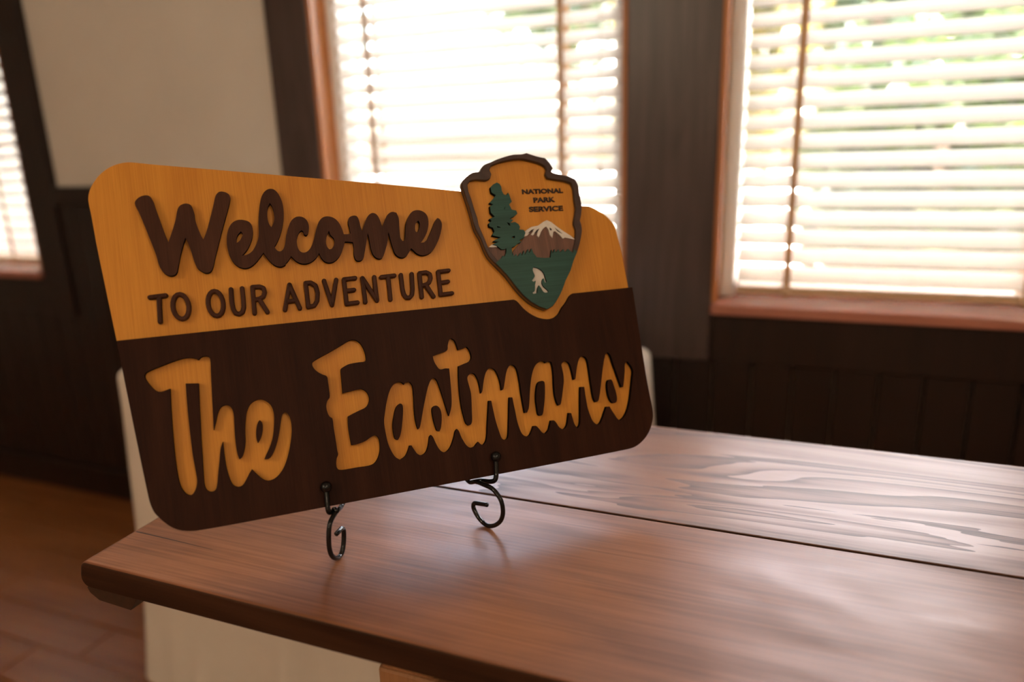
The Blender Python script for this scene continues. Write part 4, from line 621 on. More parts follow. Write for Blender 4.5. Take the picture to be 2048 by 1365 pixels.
# ------------------------------------------------------------------ materials
M_board = wood('birch_veneer', (0.49, 0.19, 0.022), (0.565, 0.234, 0.029), (0.64, 0.28, 0.038), axis='Y', rough=0.42, scale=1.0, fine=900, rings=26, swirl=0.6, bump=0.05, spec=0.2)
M_brown = wood('brown_stain', (0.019, 0.006, 0.0030), (0.028, 0.0088, 0.0042), (0.038, 0.0125, 0.006), axis='Y', rough=0.5, fine=900, rings=40, swirl=0.5, bump=0.04, spec=0.08)
M_letter = wood('walnut_stain', (0.036, 0.0125, 0.0065), (0.052, 0.018, 0.0095), (0.07, 0.026, 0.0135), axis='Y', rough=0.5, fine=900, rings=40, swirl=0.5, bump=0.04, spec=0.12)
M_burn = plain('laser_burnt_edge', (0.0022, 0.0016, 0.0013), 0.8, spec=0.04)
M_birch_edge = plain('birch_ply_edge', (0.16, 0.075, 0.03), 0.65, noise=0.3, scale=60)
M_rim = plain('emblem_rim_brown', (0.045, 0.021, 0.015), 0.45, noise=0.25, scale=90, spec=0.35)
M_rim_e = plain('emblem_rim_edge', (0.04, 0.024, 0.019), 0.5, noise=0.4, scale=120)
M_green = wood('emblem_green', (0.012, 0.052, 0.042), (0.016, 0.068, 0.055), (0.022, 0.086, 0.07), axis='X', rough=0.5, fine=700, rings=30, bump=0.05, spec=0.3)
M_rock = wood('mountain_brown', (0.075, 0.028, 0.015), (0.125, 0.048, 0.026), (0.17, 0.07, 0.04), axis='Y', rough=0.5, fine=700, rings=60, bump=0.04)
M_white = plain('white_paint', (0.62, 0.58, 0.53), 0.5, noise=0.06, scale=200)
M_ink = plain('engraved_ink', (0.030, 0.016, 0.012), 0.6)
M_wire = plain('black_wire', (0.006, 0.006, 0.0065), 0.08, metal=0.0, spec=0.35)
M_knob = plain('black_rubber_tip', (0.005, 0.005, 0.0055), 0.22, spec=0.4)
M_plank_f = wood('table_front_plank', (0.135, 0.054, 0.024), (0.215, 0.086, 0.038), (0.29, 0.120, 0.056), axis='X', rough=0.40, fine=330, rings=8, swirl=0.9, bump=0.14, spec=0.18, rvar=0.13, st1=0.34)
M_plank_b = flame_wood('table_back_plank', (0.10, 0.048, 0.027), (0.195, 0.088, 0.047), (0.26, 0.122, 0.068), rough=0.33)
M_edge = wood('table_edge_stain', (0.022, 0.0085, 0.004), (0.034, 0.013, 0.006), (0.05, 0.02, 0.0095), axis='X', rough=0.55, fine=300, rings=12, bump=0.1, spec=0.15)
M_cleat = wood('table_cleat', (0.02, 0.0085, 0.0042), (0.03, 0.0125, 0.006), (0.042, 0.018, 0.009), axis='Y', rough=0.5, fine=300, rings=20, bump=0.1)
M_leg = wood('table_leg_wood', (0.26, 0.12, 0.05), (0.33, 0.16, 0.07), (0.40, 0.20, 0.09), axis='Z', rough=0.5, fine=300)
M_crack = plain('crack_shadow_gap', (0.035, 0.015, 0.008), 0.8)
M_plaster = plain('cream_plaster', (0.69, 0.65, 0.59), 0.85, noise=0.04, scale=4, spec=0.2)
M_ceil = plain('ceiling_paint', (0.70, 0.66, 0.60), 0.9, spec=0.2)
M_dark = wood('dark_stained_trim', (0.007, 0.0035, 0.003), (0.012, 0.0055, 0.004), (0.018, 0.008, 0.006), axis='Z', rough=0.34, fine=260, rings=14, bump=0.06, spec=0.45)
M_casing = wood('casing_stain', (0.046, 0.031, 0.028), (0.066, 0.045, 0.041), (0.085, 0.058, 0.053), axis='Z', rough=0.34, fine=260, rings=14, bump=0.06, spec=0.5)  # dark trim wood, lifted and greyed so its colour carries window glare and haze
M_reveal = wood('orange_stained_reveal', (0.36, 0.125, 0.03), (0.46, 0.165, 0.045), (0.55, 0.21, 0.06), axis='Z', rough=0.45, fine=260, rings=14)  # same wood as the casing; the orange of sun on it is painted in
M_stool = wood('red_stained_stool', (0.36, 0.14, 0.10), (0.44, 0.18, 0.13), (0.52, 0.23, 0.17), axis='X', rough=0.14, fine=260, rings=14, bump=0.02, spec=0.6)  # reddish wood, lightened to pink to stand in for sun on the stool
M_floor = wood('orange_floor', (0.19, 0.062, 0.014), (0.26, 0.092, 0.024), (0.33, 0.125, 0.036), axis='X', rough=0.36, fine=120, rings=6, bump=0.08)
M_vinyl = plain('white_window_frame', (0.80, 0.79, 0.76), 0.35)
M_rail = plain('tan_blind_rail', (0.55, 0.40, 0.25), 0.5, noise=0.08, scale=30)
M_tape = plain('tan_ladder_tape', (0.62, 0.45, 0.29), 0.8, noise=0.1, scale=300)
M_cordm = plain('pale_cord', (0.75, 0.70, 0.62), 0.7)
M_cloth = plain('white_tablecloth', (0.74, 0.68, 0.60), 0.9, noise=0.03, scale=9, spec=0.15)
M_tabletop = plain('folding_table_plastic', (0.55, 0.53, 0.50), 0.5)
M_steel = plain('folding_table_steel', (0.30, 0.30, 0.31), 0.4, metal=0.8)
M_brick = plain('red_brick', (0.40, 0.125, 0.085), 0.85, noise=0.25, scale=14)
M_mortar = plain('mortar', (0.45, 0.40, 0.35), 0.95, noise=0.1, scale=30)
M_ground = plain('pale_concrete', (0.62, 0.58, 0.52), 0.9, noise=0.08, scale=2)
M_bark = plain('bark', (0.12, 0.085, 0.06), 0.9, noise=0.3, scale=20)
M_brass = plain('lamp_metal', (0.25, 0.17, 0.07), 0.35, metal=0.9)

def mk_slat():
    m, N, L, P = nmat('white_slat')
    P.inputs['Base Color'].default_value = (0.85, 0.84, 0.82, 1)
    P.inputs['Roughness'].default_value = 0.55
    tr = N.new('ShaderNodeBsdfTranslucent'); tr.inputs[0].default_value = (0.90, 0.88, 0.85, 1)
    mx = N.new('ShaderNodeMixShader'); mx.inputs[0].default_value = 0.40
    L.new(P.outputs[0], mx.inputs[1]); L.new(tr.outputs[0], mx.inputs[2])
    L.new(mx.outputs[0], N['Material Output'].inputs[0])
    return m
M_slat = mk_slat()

def mk_glass():
    m, N, L, P = nmat('window_glass')
    t = N.new('ShaderNodeBsdfTransparent'); t.inputs[0].default_value = (0.96, 0.97, 0.96, 1)
    g = N.new('ShaderNodeBsdfGlossy'); g.inputs['Roughness'].default_value = 0.03
    fr = N.new('ShaderNodeFresnel'); fr.inputs[0].default_value = 1.45
    mx = N.new('ShaderNodeMixShader')
    L.new(fr.outputs[0], mx.inputs[0]); L.new(t.outputs[0], mx.inputs[1]); L.new(g.outputs[0], mx.inputs[2])
    L.new(mx.outputs[0], N['Material Output'].inputs[0])
    return m
M_glass = mk_glass()

def mk_tape():
    m, N, L, P = nmat('tan_ladder_tape_cloth')
    P.inputs['Base Color'].default_value = (0.62, 0.45, 0.29, 1); P.inputs['Roughness'].default_value = 0.85
    tr = N.new('ShaderNodeBsdfTranslucent'); tr.inputs[0].default_value = (0.55, 0.36, 0.22, 1)
    mx = N.new('ShaderNodeMixShader'); mx.inputs[0].default_value = 0.35
    L.new(P.outputs[0], mx.inputs[1]); L.new(tr.outputs[0], mx.inputs[2])
    L.new(mx.outputs[0], N['Material Output'].inputs[0])
    return m
M_tape = mk_tape()

def mk_leaf(name, a, b):
    m, N, L, P = nmat(name)
    oi = N.new('ShaderNodeTexCoord'); nz = N.new('ShaderNodeTexNoise'); nz.inputs['Scale'].default_value = 3.5; nz.inputs['Detail'].default_value = 4
    rp = N.new('ShaderNodeValToRGB'); rp.color_ramp.elements[0].position = 0.35; rp.color_ramp.elements[1].position = 0.65
    rp.color_ramp.elements[0].color = (*a, 1); rp.color_ramp.elements[1].color = (*b, 1)
    L.new(oi.outputs['Object'], nz.inputs[0]); L.new(nz.outputs[0], rp.inputs[0]); L.new(rp.outputs[0], P.inputs['Base Color'])
    P.inputs['Roughness'].default_value = 0.3
    tr = N.new('ShaderNodeBsdfTranslucent'); L.new(rp.outputs[0], tr.inputs[0])
    mx = N.new('ShaderNodeMixShader'); mx.inputs[0].default_value = 0.4
    L.new(P.outputs[0], mx.inputs[1]); L.new(tr.outputs[0], mx.inputs[2])
    L.new(mx.outputs[0], N['Material Output'].inputs[0])
    return m
M_leaf = [mk_leaf('leaf_green', (0.018, 0.035, 0.010), (0.06, 0.085, 0.02)), mk_leaf('leaf_yellow', (0.07, 0.07, 0.014), (0.17, 0.125, 0.03)), mk_leaf('leaf_dark', (0.008, 0.022, 0.012), (0.024, 0.045, 0.02))]

# ------------------------------------------------------------------ room shell
YW = 1.77                      # inner face of the window wall
XL, XR, YB, ZC = -5.2, 3.6, -4.2, 2.75
WT = 0.16                      # wall thickness
SILL, HEAD = 0.862, 2.22
WIN = [(-3.35, -2.48), (-1.26, -0.39), (-0.18, 0.59)]   # openings, left to right

floor = nbox('floor', (XL, XR, YB, YW, -0.12, -0.014), M_floor)
tag(floor, 'orange-brown wooden plank floor of the room', 'floor', kind='structure')
# floor planks along X, brick-bonded; in the part of the room the camera faces
pw, gap = 0.115, 0.0035
rows = int((YW - 0.018 - 0.2) / (pw + gap))
fp = {}
for i in range(rows):
    y = 0.22 + pw / 2 + i * (pw + gap)
    x = XL + 0.02 - random.random() * 1.2
    while x < 0.9:
        ln = random.choice((1.2, 1.5, 1.8))
        a = max(x, XL + 0.005); b = min(x + ln, 1.2)
        if b - a > 0.1 and b > -3.6:
            k = round(b - a, 1)
            if k not in fp: fp[k] = box_mesh('plank', k - gap, pw, 0.014, M_floor, bevel=0.0015)
            inst('plank', fp[k], floor, (a + k / 2, y, -0.007 + random.uniform(-.0006, .0006)))
        x += ln

def wall_bm(y0, y1, mask):
    bm = bmesh.new()
    xs = [XL - WT] + [v for w in WIN for v in w] + [XR + WT]
    for i in range(len(xs) - 1):
        a, b = xs[i], xs[i + 1]
        if i % 2 == 1:
            box(bm, a, b, y0, y1, 0 - 0.12, SILL - 0.03)
            box(bm, a, b, y0, y1, HEAD, ZC)
        else:
            box(bm, a, b, y0, y1, -0.12, ZC)
    return bm
wall_w = obj('wall_back', wall_bm(YW, YW + WT, None), M_plaster)
tag(wall_w, 'cream plaster wall with three windows and dark wooden wainscot', 'wall', kind='structure')
for nm, d, lb in (('wall_left', (XL - WT, XL, YB - WT, YW, -0.12, ZC), 'cream plaster wall at the left end of the room'),
                  ('wall_right', (XR, XR + WT, YB - WT, YW, -0.12, ZC), 'cream plaster wall at the right end of the room'),
                  ('wall_front', (XL, XR, YB - WT, YB, -0.12, ZC), 'cream plaster wall opposite the windows')):
    tag(nbox(nm, d, M_plaster), lb, 'wall', kind='structure')
tag(nbox('ceiling', (XL - WT, XR + WT, YB - WT, YW + WT, ZC, ZC + 0.12), M_ceil), 'plain cream painted ceiling', 'ceiling', kind='structure')

# wainscot: vertical tongue-and-groove boards, one object each
WZ = 1.151
bw = 0.092
wp = {}
def wboard(x, z1):
    k = round(z1, 3)
    if k not in wp:
        b = box(bmesh.new(), -bw / 2 + .0015, bw / 2 - .0015, -0.014, 0, 0.10, z1, bevel=0.002, seg=1)
        me = bpy.data.meshes.new('plank'); b.normal_update(); b.to_mesh(me); b.free(); me.materials.append(M_dark); wp[k] = me
    inst('plank', wp[k], wall_w, (x, YW - 0.0005, 0))
x = -3.62
while x < 1.6:
    under = any(a - 0.06 < x < b + 0.06 for a, b in WIN)
    wboard(x, SILL - 0.145 if under else (WZ - 0.03 if x < -1.4 or x > 0.75 else SILL - 0.145))
    x += bw
nbase = nbox('baseboard_back', (XL, XR, YW - 0.032, YW - 0.0005, 0.0, 0.115), M_dark, bevel=0.004)
tag(nbase, 'dark stained baseboard under the wainscot boards', 'baseboard', kind='structure')

# trim: casings, posts, caps and aprons
def trim(n, dims, lb, bevel=0.004):
    return tag(nbox('trim_%d' % n, dims, M_casing if n in (1, 2, 4) else M_dark, bevel=bevel), lb, 'trim', kind='structure')
TP = 0.026
trim(1, (-1.397, -1.26, YW - TP, YW + 0.002, SILL - 0.03, HEAD + 0.12), 'dark wooden casing left of the middle window')
trim(2, (-0.39, -0.18, YW - TP, YW + 0.002, SILL - 0.148, HEAD + 0.12), 'wide dark wooden post between middle and right windows')
trim(3, (-2.48, -2.354, YW - TP, YW + 0.002, 0.70, HEAD + 0.12), 'dark wooden casing right of the left window')
trim(4, (0.59, 0.73, YW - TP, YW + 0.002, SILL - 0.03, HEAD + 0.12), 'dark wooden casing right of the right window')
trim(5, (-3.48, -3.35, YW - TP, YW + 0.002, SILL - 0.03, HEAD + 0.12), 'dark wooden casing left of the left window')
trim(6, (-2.352, -1.399, YW - 0.03, YW + 0.002, WZ - 0.06, WZ), 'dark cap rail on the wainscot between left and middle windows')
trim(7, (-1.44, -0.391, YW - TP + 0.004, YW + 0.002, SILL - 0.15, SILL - 0.031), 'dark apron board under the middle window')
trim(10, (-0.179, 0.83, YW - TP + 0.004, YW + 0.002, SILL - 0.15, SILL - 0.031), 'dark apron board under the right window')
trim(8, (-3.48, -2.481, YW - TP + 0.004, YW + 0.002, SILL - 0.15, SILL - 0.031), 'dark apron board under the left window')
trim(9, (-3.49, 0.83, YW - TP - 0.002, YW + 0.002, HEAD + 0.121, HEAD + 0.26), 'dark head board running above the windows')

# windows: reveal lining, stool, white sash frame and panes
for i, (a, b) in enumerate(WIN):
    w = empty('window_%d' % (i + 1), ((a + b) / 2, YW, SILL))
    tag(w, ['window at the far left with white sash and orange reveal', 'middle window behind the sign with white sash', 'right window with white sash and reddish stool'][i], 'window', kind='structure')
    ox, oz = (a + b) / 2, SILL
    def L(x0, x1, y0, y1, z0, z1): return (x0 - ox, x1 - ox, y0 - YW, y1 - YW, z0 - oz, z1 - oz)
    nbox('reveal', L(a, a + 0.012, YW - 0.02, YW + 0.115, SILL, HEAD), M_reveal, w)
    nbox('reveal', L(b - 0.012, b, YW - 0.02, YW + 0.115, SILL, HEAD), M_reveal, w)
    nbox('reveal', L(a + .012, b - .012, YW - 0.02, YW + 0.115, HEAD - 0.012, HEAD), M_reveal, w)
    xa, xb = ((a - 0.16, b + 0.16) if i == 0 else ((a - 0.16, b + 0.15) if i == 1 else (a - 0.045, b + 0.16)))
    xa, xb = ((a - 0.16, b), (a - 0.16, b), (a, b + 0.16))[i]
    nbox('stool', L(xa, xb, YW - 0.045, YW + 0.115, SILL - 0.027, SILL), M_stool if True else M_dark, w, bevel=0.005)
    f = bmesh.new()
    fw = 0.035
    y0, y1 = YW + 0.085, YW + 0.125
    box(f, *L(a + .012, a + .012 + fw, YW + .047, y1, SILL, HEAD - .012), bevel=.004)
    box(f, *L(b - .012 - fw, b - .012, YW + .047, y1, SILL, HEAD - .012), bevel=.004)
    box(f, *L(a + .012 + fw, b - .012 - fw, y0, y1, SILL, SILL + fw), bevel=.004)
    box(f, *L(a + .012 + fw, b - .012 - fw, y0, y1, HEAD - .012 - fw, HEAD - .012), bevel=.004)
    zm = (SILL + HEAD) / 2 + 0.25
    box(f, *L(a + .012 + fw, b - .012 - fw, y0, y1, zm - .02, zm + .02), bevel=.004)
    obj('sash_frame', f, M_vinyl, w)
    yg = YW + 0.105
    nbox('pane', L(a + .012 + fw, b - .012 - fw, yg - .002, yg + .002, SILL + fw, zm - .02), M_glass, w)
    nbox('pane', L(a + .012 + fw, b - .012 - fw, yg - .002, yg + .002, zm + .02, HEAD - .012 - fw), M_glass, w)

# outer brick skin beside the window openings, one object per brick
skin = bmesh.new()
y0, y1 = YW + WT, YW + WT + 0.105
SK = [(-2.46, -1.285), (-0.372, -0.197)]
for a, b in SK: box(skin, a + .004, b - .004, y0, y1 - .004, -0.3, 2.6)
for a, b in ((WIN[1][0] - .025, WIN[1][1] + .018), (WIN[2][0] - .017, 0.75), (-3.4, -2.46)):
    box(skin, a, b, y0, y1 - .004, -0.3, SILL - 0.055)
ws = obj('wall_outside', skin, M_mortar)
tag(ws, 'red brick outer skin between the windows', 'wall', kind='structure')
bm_full = box_mesh('brick', 0.175 - 0.0, 0.108, 0.064, M_brick, bevel=0.003)
bm_st = box_mesh('brick', 0.1125, 0.108, 0.064, M_brick, bevel=0.003)
bm_sill = box_mesh('brick', 0.064, 0.16, 0.05, M_brick, bevel=0.003)
for c in range(21):
    z = 0.78 + c * 0.075
    inst('brick', bm_full, ws, (-0.2845, (y0 + y1) / 2 + 0.0005, z))
    for k in range(3 if c % 2 else 2):
        inst('brick', bm_st, ws, (-1.285 - 0.056 - k * 0.1225, (y0 + y1) / 2 + 0.0005, z))
    for k in range(3):
        inst('brick', bm_st, ws, (-2.46 + 0.056 + k * 0.1225, (y0 + y1) / 2 + 0.0005, z))
for (a, b) in WIN:
    k = 0
    while a + k * 0.074 + 0.064 < b:
        inst('brick', bm_sill, ws, (a + 0.034 + k * 0.074, YW + WT + 0.075, SILL - 0.03), (math.radians(-7), 0, 0))
        k += 1

# ------------------------------------------------------------------ outdoors
gr = nbox('ground', (-40, 40, YW + WT + 0.11, 60, -0.5, -0.35), M_ground)
tag(gr, 'pale sunlit concrete yard outside the windows', 'ground', kind='structure')

leaf_n = 0
def shrub(name, label, cx, cy, z0, rx, rz, n, mat, size, group, seed, trunk=0.0):
    rnd = random.Random(seed)
    r = empty(name, (cx, cy, -0.35)); tag(r, label, cat='tree' if trunk else 'bush', group=group)
    vs, fs = [], []
    for i in range(n):
        while True:
            p = Vector((rnd.uniform(-1, 1), rnd.uniform(-1, 1), rnd.uniform(-1, 1)))
            if 0.25 < p.length < 1: break
        wob = 0.8 + 0.25 * math.sin(p.x * 7 + seed) * math.cos(p.z * 6 + p.y * 5)
        c = Vector((p.x * rx * wob, p.y * rx * 0.8 * wob, z0 + rz + p.z * rz * wob + 0.35))
        q = Vector((rnd.gauss(0, 1), rnd.gauss(0, 1), rnd.gauss(0, 1))).normalized()
        s = q.orthogonal().normalized(); t = q.cross(s)
        l = size * rnd.uniform(.6, 1.3); w = l * 0.45
        b0 = len(vs)
        vs += [c - s * l, c + t * w + q * w * .3, c + s * l, c - t * w + q * w * .3]
        fs += [(b0, b0 + 1, b0 + 2), (b0, b0 + 2, b0 + 3)]
    me = bpy.data.meshes.new('foliage'); me.from_pydata([tuple(v) for v in vs], [], fs); me.materials.append(M_leaf[mat])
    o = link(bpy.data.objects.new('foliage', me), r); o['kind'] = 'stuff'
    bm = bmesh.new()
    zt = z0 + rz + 0.35
    tube(bm, catmull([(0, 0, 0), (.05 * rx, .02, zt * .4), (-.03 * rx, 0, zt)], 4), max(.03, .06 * rx), 8)
    for k in range(4):
        a = k * 1.6 + seed
        tube(bm, catmull([(0, 0, zt * (.55 + .1 * k)), (.35 * rx * math.cos(a), .3 * rx * math.sin(a), zt * .8 + .1 * k), (.7 * rx * math.cos(a), .5 * rx * math.sin(a), zt + .3 * rz)], 4), .025 * rx + .006, 6)
    obj('trunk', bm, M_bark, r, smooth=True)
    return r
G = 'trees and bushes in the yard outside'
shrub('leafy_bush', 'olive green bush filling the lower right window', 0.75, 4.9, -0.3, 0.95, 1.15, 9000, 0, .06, G, 3)
shrub('leafy_tree', 'yellow-leaved tree at the left of the right window', -0.75, 6.3, 0.2, 1.0, 1.7, 8000, 1, .06, G, 5, 1)
shrub('leafy_tree', 'dark green tree at the right edge of the right window', 3.5, 5.6, 0.3, 1.4, 2.0, 9000, 2, .06, G, 7, 1)
shrub('leafy_tree', 'green tree seen through the upper right window', 0.9, 9.2, 0.6, 2.1, 2.3, 14000, 0, .08, G, 9, 1)
shrub('leafy_tree', 'pale green tree at the right of the middle window', -2.4, 7.6, 1.6, 1.1, 1.6, 6000, 0, .07, G, 12, 1)
shrub('leafy_tree', 'dark tree far behind at the left of the middle window', -7.6, 9.8, 1.4, 1.7, 2.0, 7000, 2, .08, G, 15, 1)
shrub('leafy_bush', 'low bush outside the far left window', -5.9, 4.6, -0.3, 0.9, 0.8, 4000, 0, .055, G, 18)

# ------------------------------------------------------------------ window blinds
PITCH, SW, TILT = 0.0432, 0.050, math.radians(40)
def slat_mesh(ln):
    bm = bmesh.new(); n = 6; top = []; bot = []
    for k in range(n + 1):
        t = (k / n - .5) * SW; cam_ = 0.0032 * (1 - (2 * k / n - 1) ** 2)
        yy = t * math.cos(TILT) - cam_ * math.sin(TILT); zz = t * math.sin(TILT) + cam_ * math.cos(TILT)
        for arr, d in ((top, .0007), (bot, -.0007)):
            arr.append([bm.verts.new((s * ln / 2, yy - d * math.sin(TILT), zz + d * math.cos(TILT))) for s in (-1, 1)])
    for k in range(n):
        bm.faces.new((top[k][0], top[k][1], top[k + 1][1], top[k + 1][0]))
        bm.faces.new((bot[k][1], bot[k][0], bot[k + 1][0], bot[k + 1][1]))
    for s in (0, 1):
        bm.faces.new([top[k][s] for k in range(n + 1)] + [bot[k][s] for k in range(n, -1, -1)])
    bm.faces.new((top[0][1], top[0][0], bot[0][0], bot[0][1])); bm.faces.new((top[n][0], top[n][1], bot[n][1], bot[n][0]))
    bmesh.ops.recalc_face_normals(bm, faces=bm.faces[:])
    me = bpy.data.meshes.new('slat'); bm.to_mesh(me); bm.free(); me.materials.append(M_slat)
    return me
YBL = YW + 0.034
SLATS = [slat_mesh(0.800), slat_mesh(0.800), slat_mesh(0.700)]
TAPES = [(0.17, 0.691), (0.159, 0.699), (0.166, 0.64)]
BL = ['white slatted blind in the far left window', 'white slatted blind in the middle window behind the sign', 'white slatted blind in the right window with tan tapes']
for i, (a, b) in enumerate(WIN):
    bc = (a + b) / 2 + (.017, .017, .018)[i]
    bl = empty('window_blind', (bc, YBL, SILL + 0.012))
    tag(bl, BL[i], 'blind', 'window blinds')
    half = (.400, .400, .35)[i]
    nbox('bottom_rail', (-half, half, -.024, .024, 0.006, 0.026), M_rail, bl, bevel=.004)
    nbox('head_rail', (-half, half, -.026, .026, 1.295, 1.34), M_rail, bl, bevel=.003)
    ns = 29
    for k in range(ns):
        inst('slat', SLATS[i], bl, (0, 0, 0.022 + 0.03 + k * PITCH))
    for tx in TAPES[i]:
        x = a + tx - bc
        tp = bmesh.new()
        box(tp, x - .0075, x + .0075, -.0262, -.0256, 0.01, 1.30)
        box(tp, x - .0075, x + .0075, .0256, .0262, 0.01, 1.30)
        tpo = obj('ladder_tape', tp, M_tape, bl)
        bt = bmesh.new()
        ball(bt, (x, -.026, .012), .011, 12, 8)
        obj('tape_button', bt, M_rail, tpo, smooth=True)
    for tx in ((0.60,), (0.80,), (0.70,))[i]:
        x = a + tx - bc
        c = bmesh.new(); tube(c, [(x, -.031, 1.30), (x, -.031, 0.4), (x, -.031, 0.31)], .0012, 6)
        co = obj('pull_cord', c, M_cordm, bl)
        ts = bmesh.new(); bmesh.ops.create_cone(ts, cap_ends=True, segments=12, radius1=.007, radius2=.003, depth=.03, matrix=Matrix.Translation((x, -.031, .30)))
        obj('tassel', ts, M_cordm, co, smooth=True)

# ------------------------------------------------------------------ white-draped table behind
TZ = 0.788
dt = empty('folding_table', (-0.80, 1.33, 0)); tag(dt, 'folding table hidden under the white floor-length cloth', 'table')
nbox('table_top', (-.50, .47, -.225, .225, TZ - .035, TZ - .008), M_tabletop, dt, bevel=.006)
for sx in (-.40, .38):
    for sy in (-.17, .17):
        lg = bmesh.new(); tube(lg, [(sx, sy, 0), (sx, sy, TZ - .036)], .013, 10); obj('leg', lg, M_steel, dt, smooth=True)
def tablecloth():
    bm = bmesh.new()
    hx0, hx1, hy, rc = -.582, .512, .252, .035
    # rounded rectangle perimeter
    per = []
    def arc(cx, cy, a0):
        for k in range(7):
            t = a0 + math.pi / 2 * k / 6; per.append((cx + rc * math.cos(t), cy + rc * math.sin(t), math.cos(t), math.sin(t)))
    def seg(x0, y0, x1, y1, nx, ny, n):
        for k in range(1, n): t = k / n; per.append((x0 + (x1 - x0) * t, y0 + (y1 - y0) * t, nx, ny))
    arc(hx1 - rc, hy - rc, 0); seg(hx1 - rc, hy, hx0 + rc, hy, 0, 1, 60)
    arc(hx0 + rc, hy - rc, math.pi / 2); seg(hx0, hy - rc, hx0, -hy + rc, -1, 0, 30)
    arc(hx0 + rc, -hy + rc, math.pi); seg(hx0 + rc, -hy, hx1 - rc, -hy, 0, -1, 60)
    arc(hx1 - rc, -hy + rc, 1.5 * math.pi); seg(hx1, -hy + rc, hx1, hy - rc, 1, 0, 30)
    n = len(per); rings = []
    prof = [(-.10, TZ), (-.02, TZ), (-.006, TZ - .002), (0, TZ - .008), (.003, TZ - .02)] + [(.003 + .001 * k, TZ - .02 - (TZ - .028) * k / 24) for k in range(1, 25)]
    for (off, z) in prof:
        d = max(0, (TZ - .02 - z) / TZ); ring = []
        for i, (x, y, nx, ny) in enumerate(per):
            s = i / n
            fold = .022 * math.sin(2 * math.pi * 13 * s + 1.3 * math.sin(2 * math.pi * 3 * s)) + .008 * math.sin(2 * math.pi * 31 * s + 2)
            o = off + d * .026 + d ** 1.2 * fold
            if ny < -.5: o = off + d ** 1.2 * (fold * .8 - .014 + .055 * d)
            ring.append(bm.verts.new((x + nx * o, y + ny * o, z)))
        rings.append(ring)
    for a, b in zip(rings, rings[1:]):
        for i in range(n): bm.faces.new((a[i], b[i], b[(i + 1) % n], a[(i + 1) % n]))
    bm.faces.new(rings[0])
    bmesh.ops.recalc_face_normals(bm, faces=bm.faces[:])
    return bm
tc_o = obj('tablecloth', tablecloth(), M_cloth, loc=(-0.80, 1.33, 0), smooth=True)
tag(tc_o, 'white floor-length tablecloth draped behind the wooden table', 'tablecloth')

# ------------------------------------------------------------------ wooden table
TT = 0.82
X0, X1, YF, YS, YK = -0.700, 0.95, 0.467, 0.7465, 1.034
wt = empty('wooden_table', ((X0 + X1) / 2, (YF + YK) / 2, 0)); tag(wt, 'brown wooden plank table holding the welcome sign', 'table')
wx, wy = wt.location.x, wt.location.y
def tb(name, d, mat, bevel=.0, seg=2, parent=wt): return nbox(name, (d[0] - wx, d[1] - wx, d[2] - wy, d[3] - wy, d[4], d[5]), mat, parent, bevel, seg)
def plank_bm(x0, x1, y0, y1, z0, z1, rl, rf, rb):
    """plank whose left end and long edges are rounded to their own radii"""
    b = box(bmesh.new(), x0, x1, y0, y1, z0, z1)
    eps = 1e-5
    def sel(fn): return [e for e in b.edges if all(fn(v.co) for v in e.verts)]
    bmesh.ops.bevel(b, geom=sel(lambda c: abs(c.x - x0) < eps and (abs(c.z - z1) < eps)) + sel(lambda c: abs(c.x - x0) < eps and abs(c.z - z0) < eps), offset=rl, segments=6, profile=.5, affect='EDGES')
    bmesh.ops.bevel(b, geom=[e for e in b.edges if all(abs(v.co.y - y0) < eps for v in e.verts) and all(v.co.z > (z0 + z1) / 2 for v in e.verts)], offset=rf, segments=4, profile=.5, affect='EDGES')
    bmesh.ops.bevel(b, geom=[e for e in b.edges if all(abs(v.co.y - y1) < eps for v in e.verts) and all(v.co.z > (z0 + z1) / 2 for v in e.verts)], offset=rb, segments=3, profile=.5, affect='EDGES')
    return b
front = obj('plank', plank_bm(X0 - wx, X1 - wx, YF - wy, YS - .0016 - wy, TT - .030, TT, .010, .0035, .0016), M_plank_f, wt, smooth=False)
back = obj('plank', plank_bm(X0 - wx, X1 - wx, YS + .0016 - wy, YK - wy, TT - .030, TT, .010, .0016, .006), M_plank_b, wt)
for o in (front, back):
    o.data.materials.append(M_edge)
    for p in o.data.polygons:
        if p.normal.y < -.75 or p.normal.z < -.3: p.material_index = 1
    for p in o.data.polygons: p.use_smooth = abs(p.normal.z) < .999 and abs(p.normal.y) < .999 and abs(p.normal.x) < .999
# drying crack running in from the left end of the front plank
ck = bmesh.new()
cp = [(-.7000, .5342), (-.68, .5345), (-.65, .5340), (-.61, .5332), (-.575, .5322)]
cv = []
for k, (x, y) in enumerate(cp):
    w = .0010 * (1 - k / 4) + .00022
    cv.append((ck.verts.new((x - wx, y - w - wy, TT + .0002 - (.010 if k == 0 else 0))), ck.verts.new((x - wx, y + w - wy, TT + .0002 - (.010 if k == 0 else 0))), ))
cv[0][0].co.z = cv[0][1].co.z = TT - .0085
cv[0][0].co.x = cv[0][1].co.x = X0 - wx - .0002
mid = (ck.verts.new((X0 + .003 - wx, cp[0][1] - .0009 - wy, TT - .0022)), ck.verts.new((X0 + .003 - wx, cp[0][1] + .0009 - wy, TT - .0022)))
mid2 = (ck.verts.new((X0 + .010 - wx, cp[0][1] - .0008 - wy, TT + .0003)), ck.verts.new((X0 + .010 - wx, cp[0][1] + .0010 - wy, TT + .0003)))
seq = [cv[0], mid, mid2] + cv[1:]
for a, b in zip(seq, seq[1:]): ck.faces.new((a[0], b[0], b[1], a[1]))
obj('crack', ck, M_crack, front)
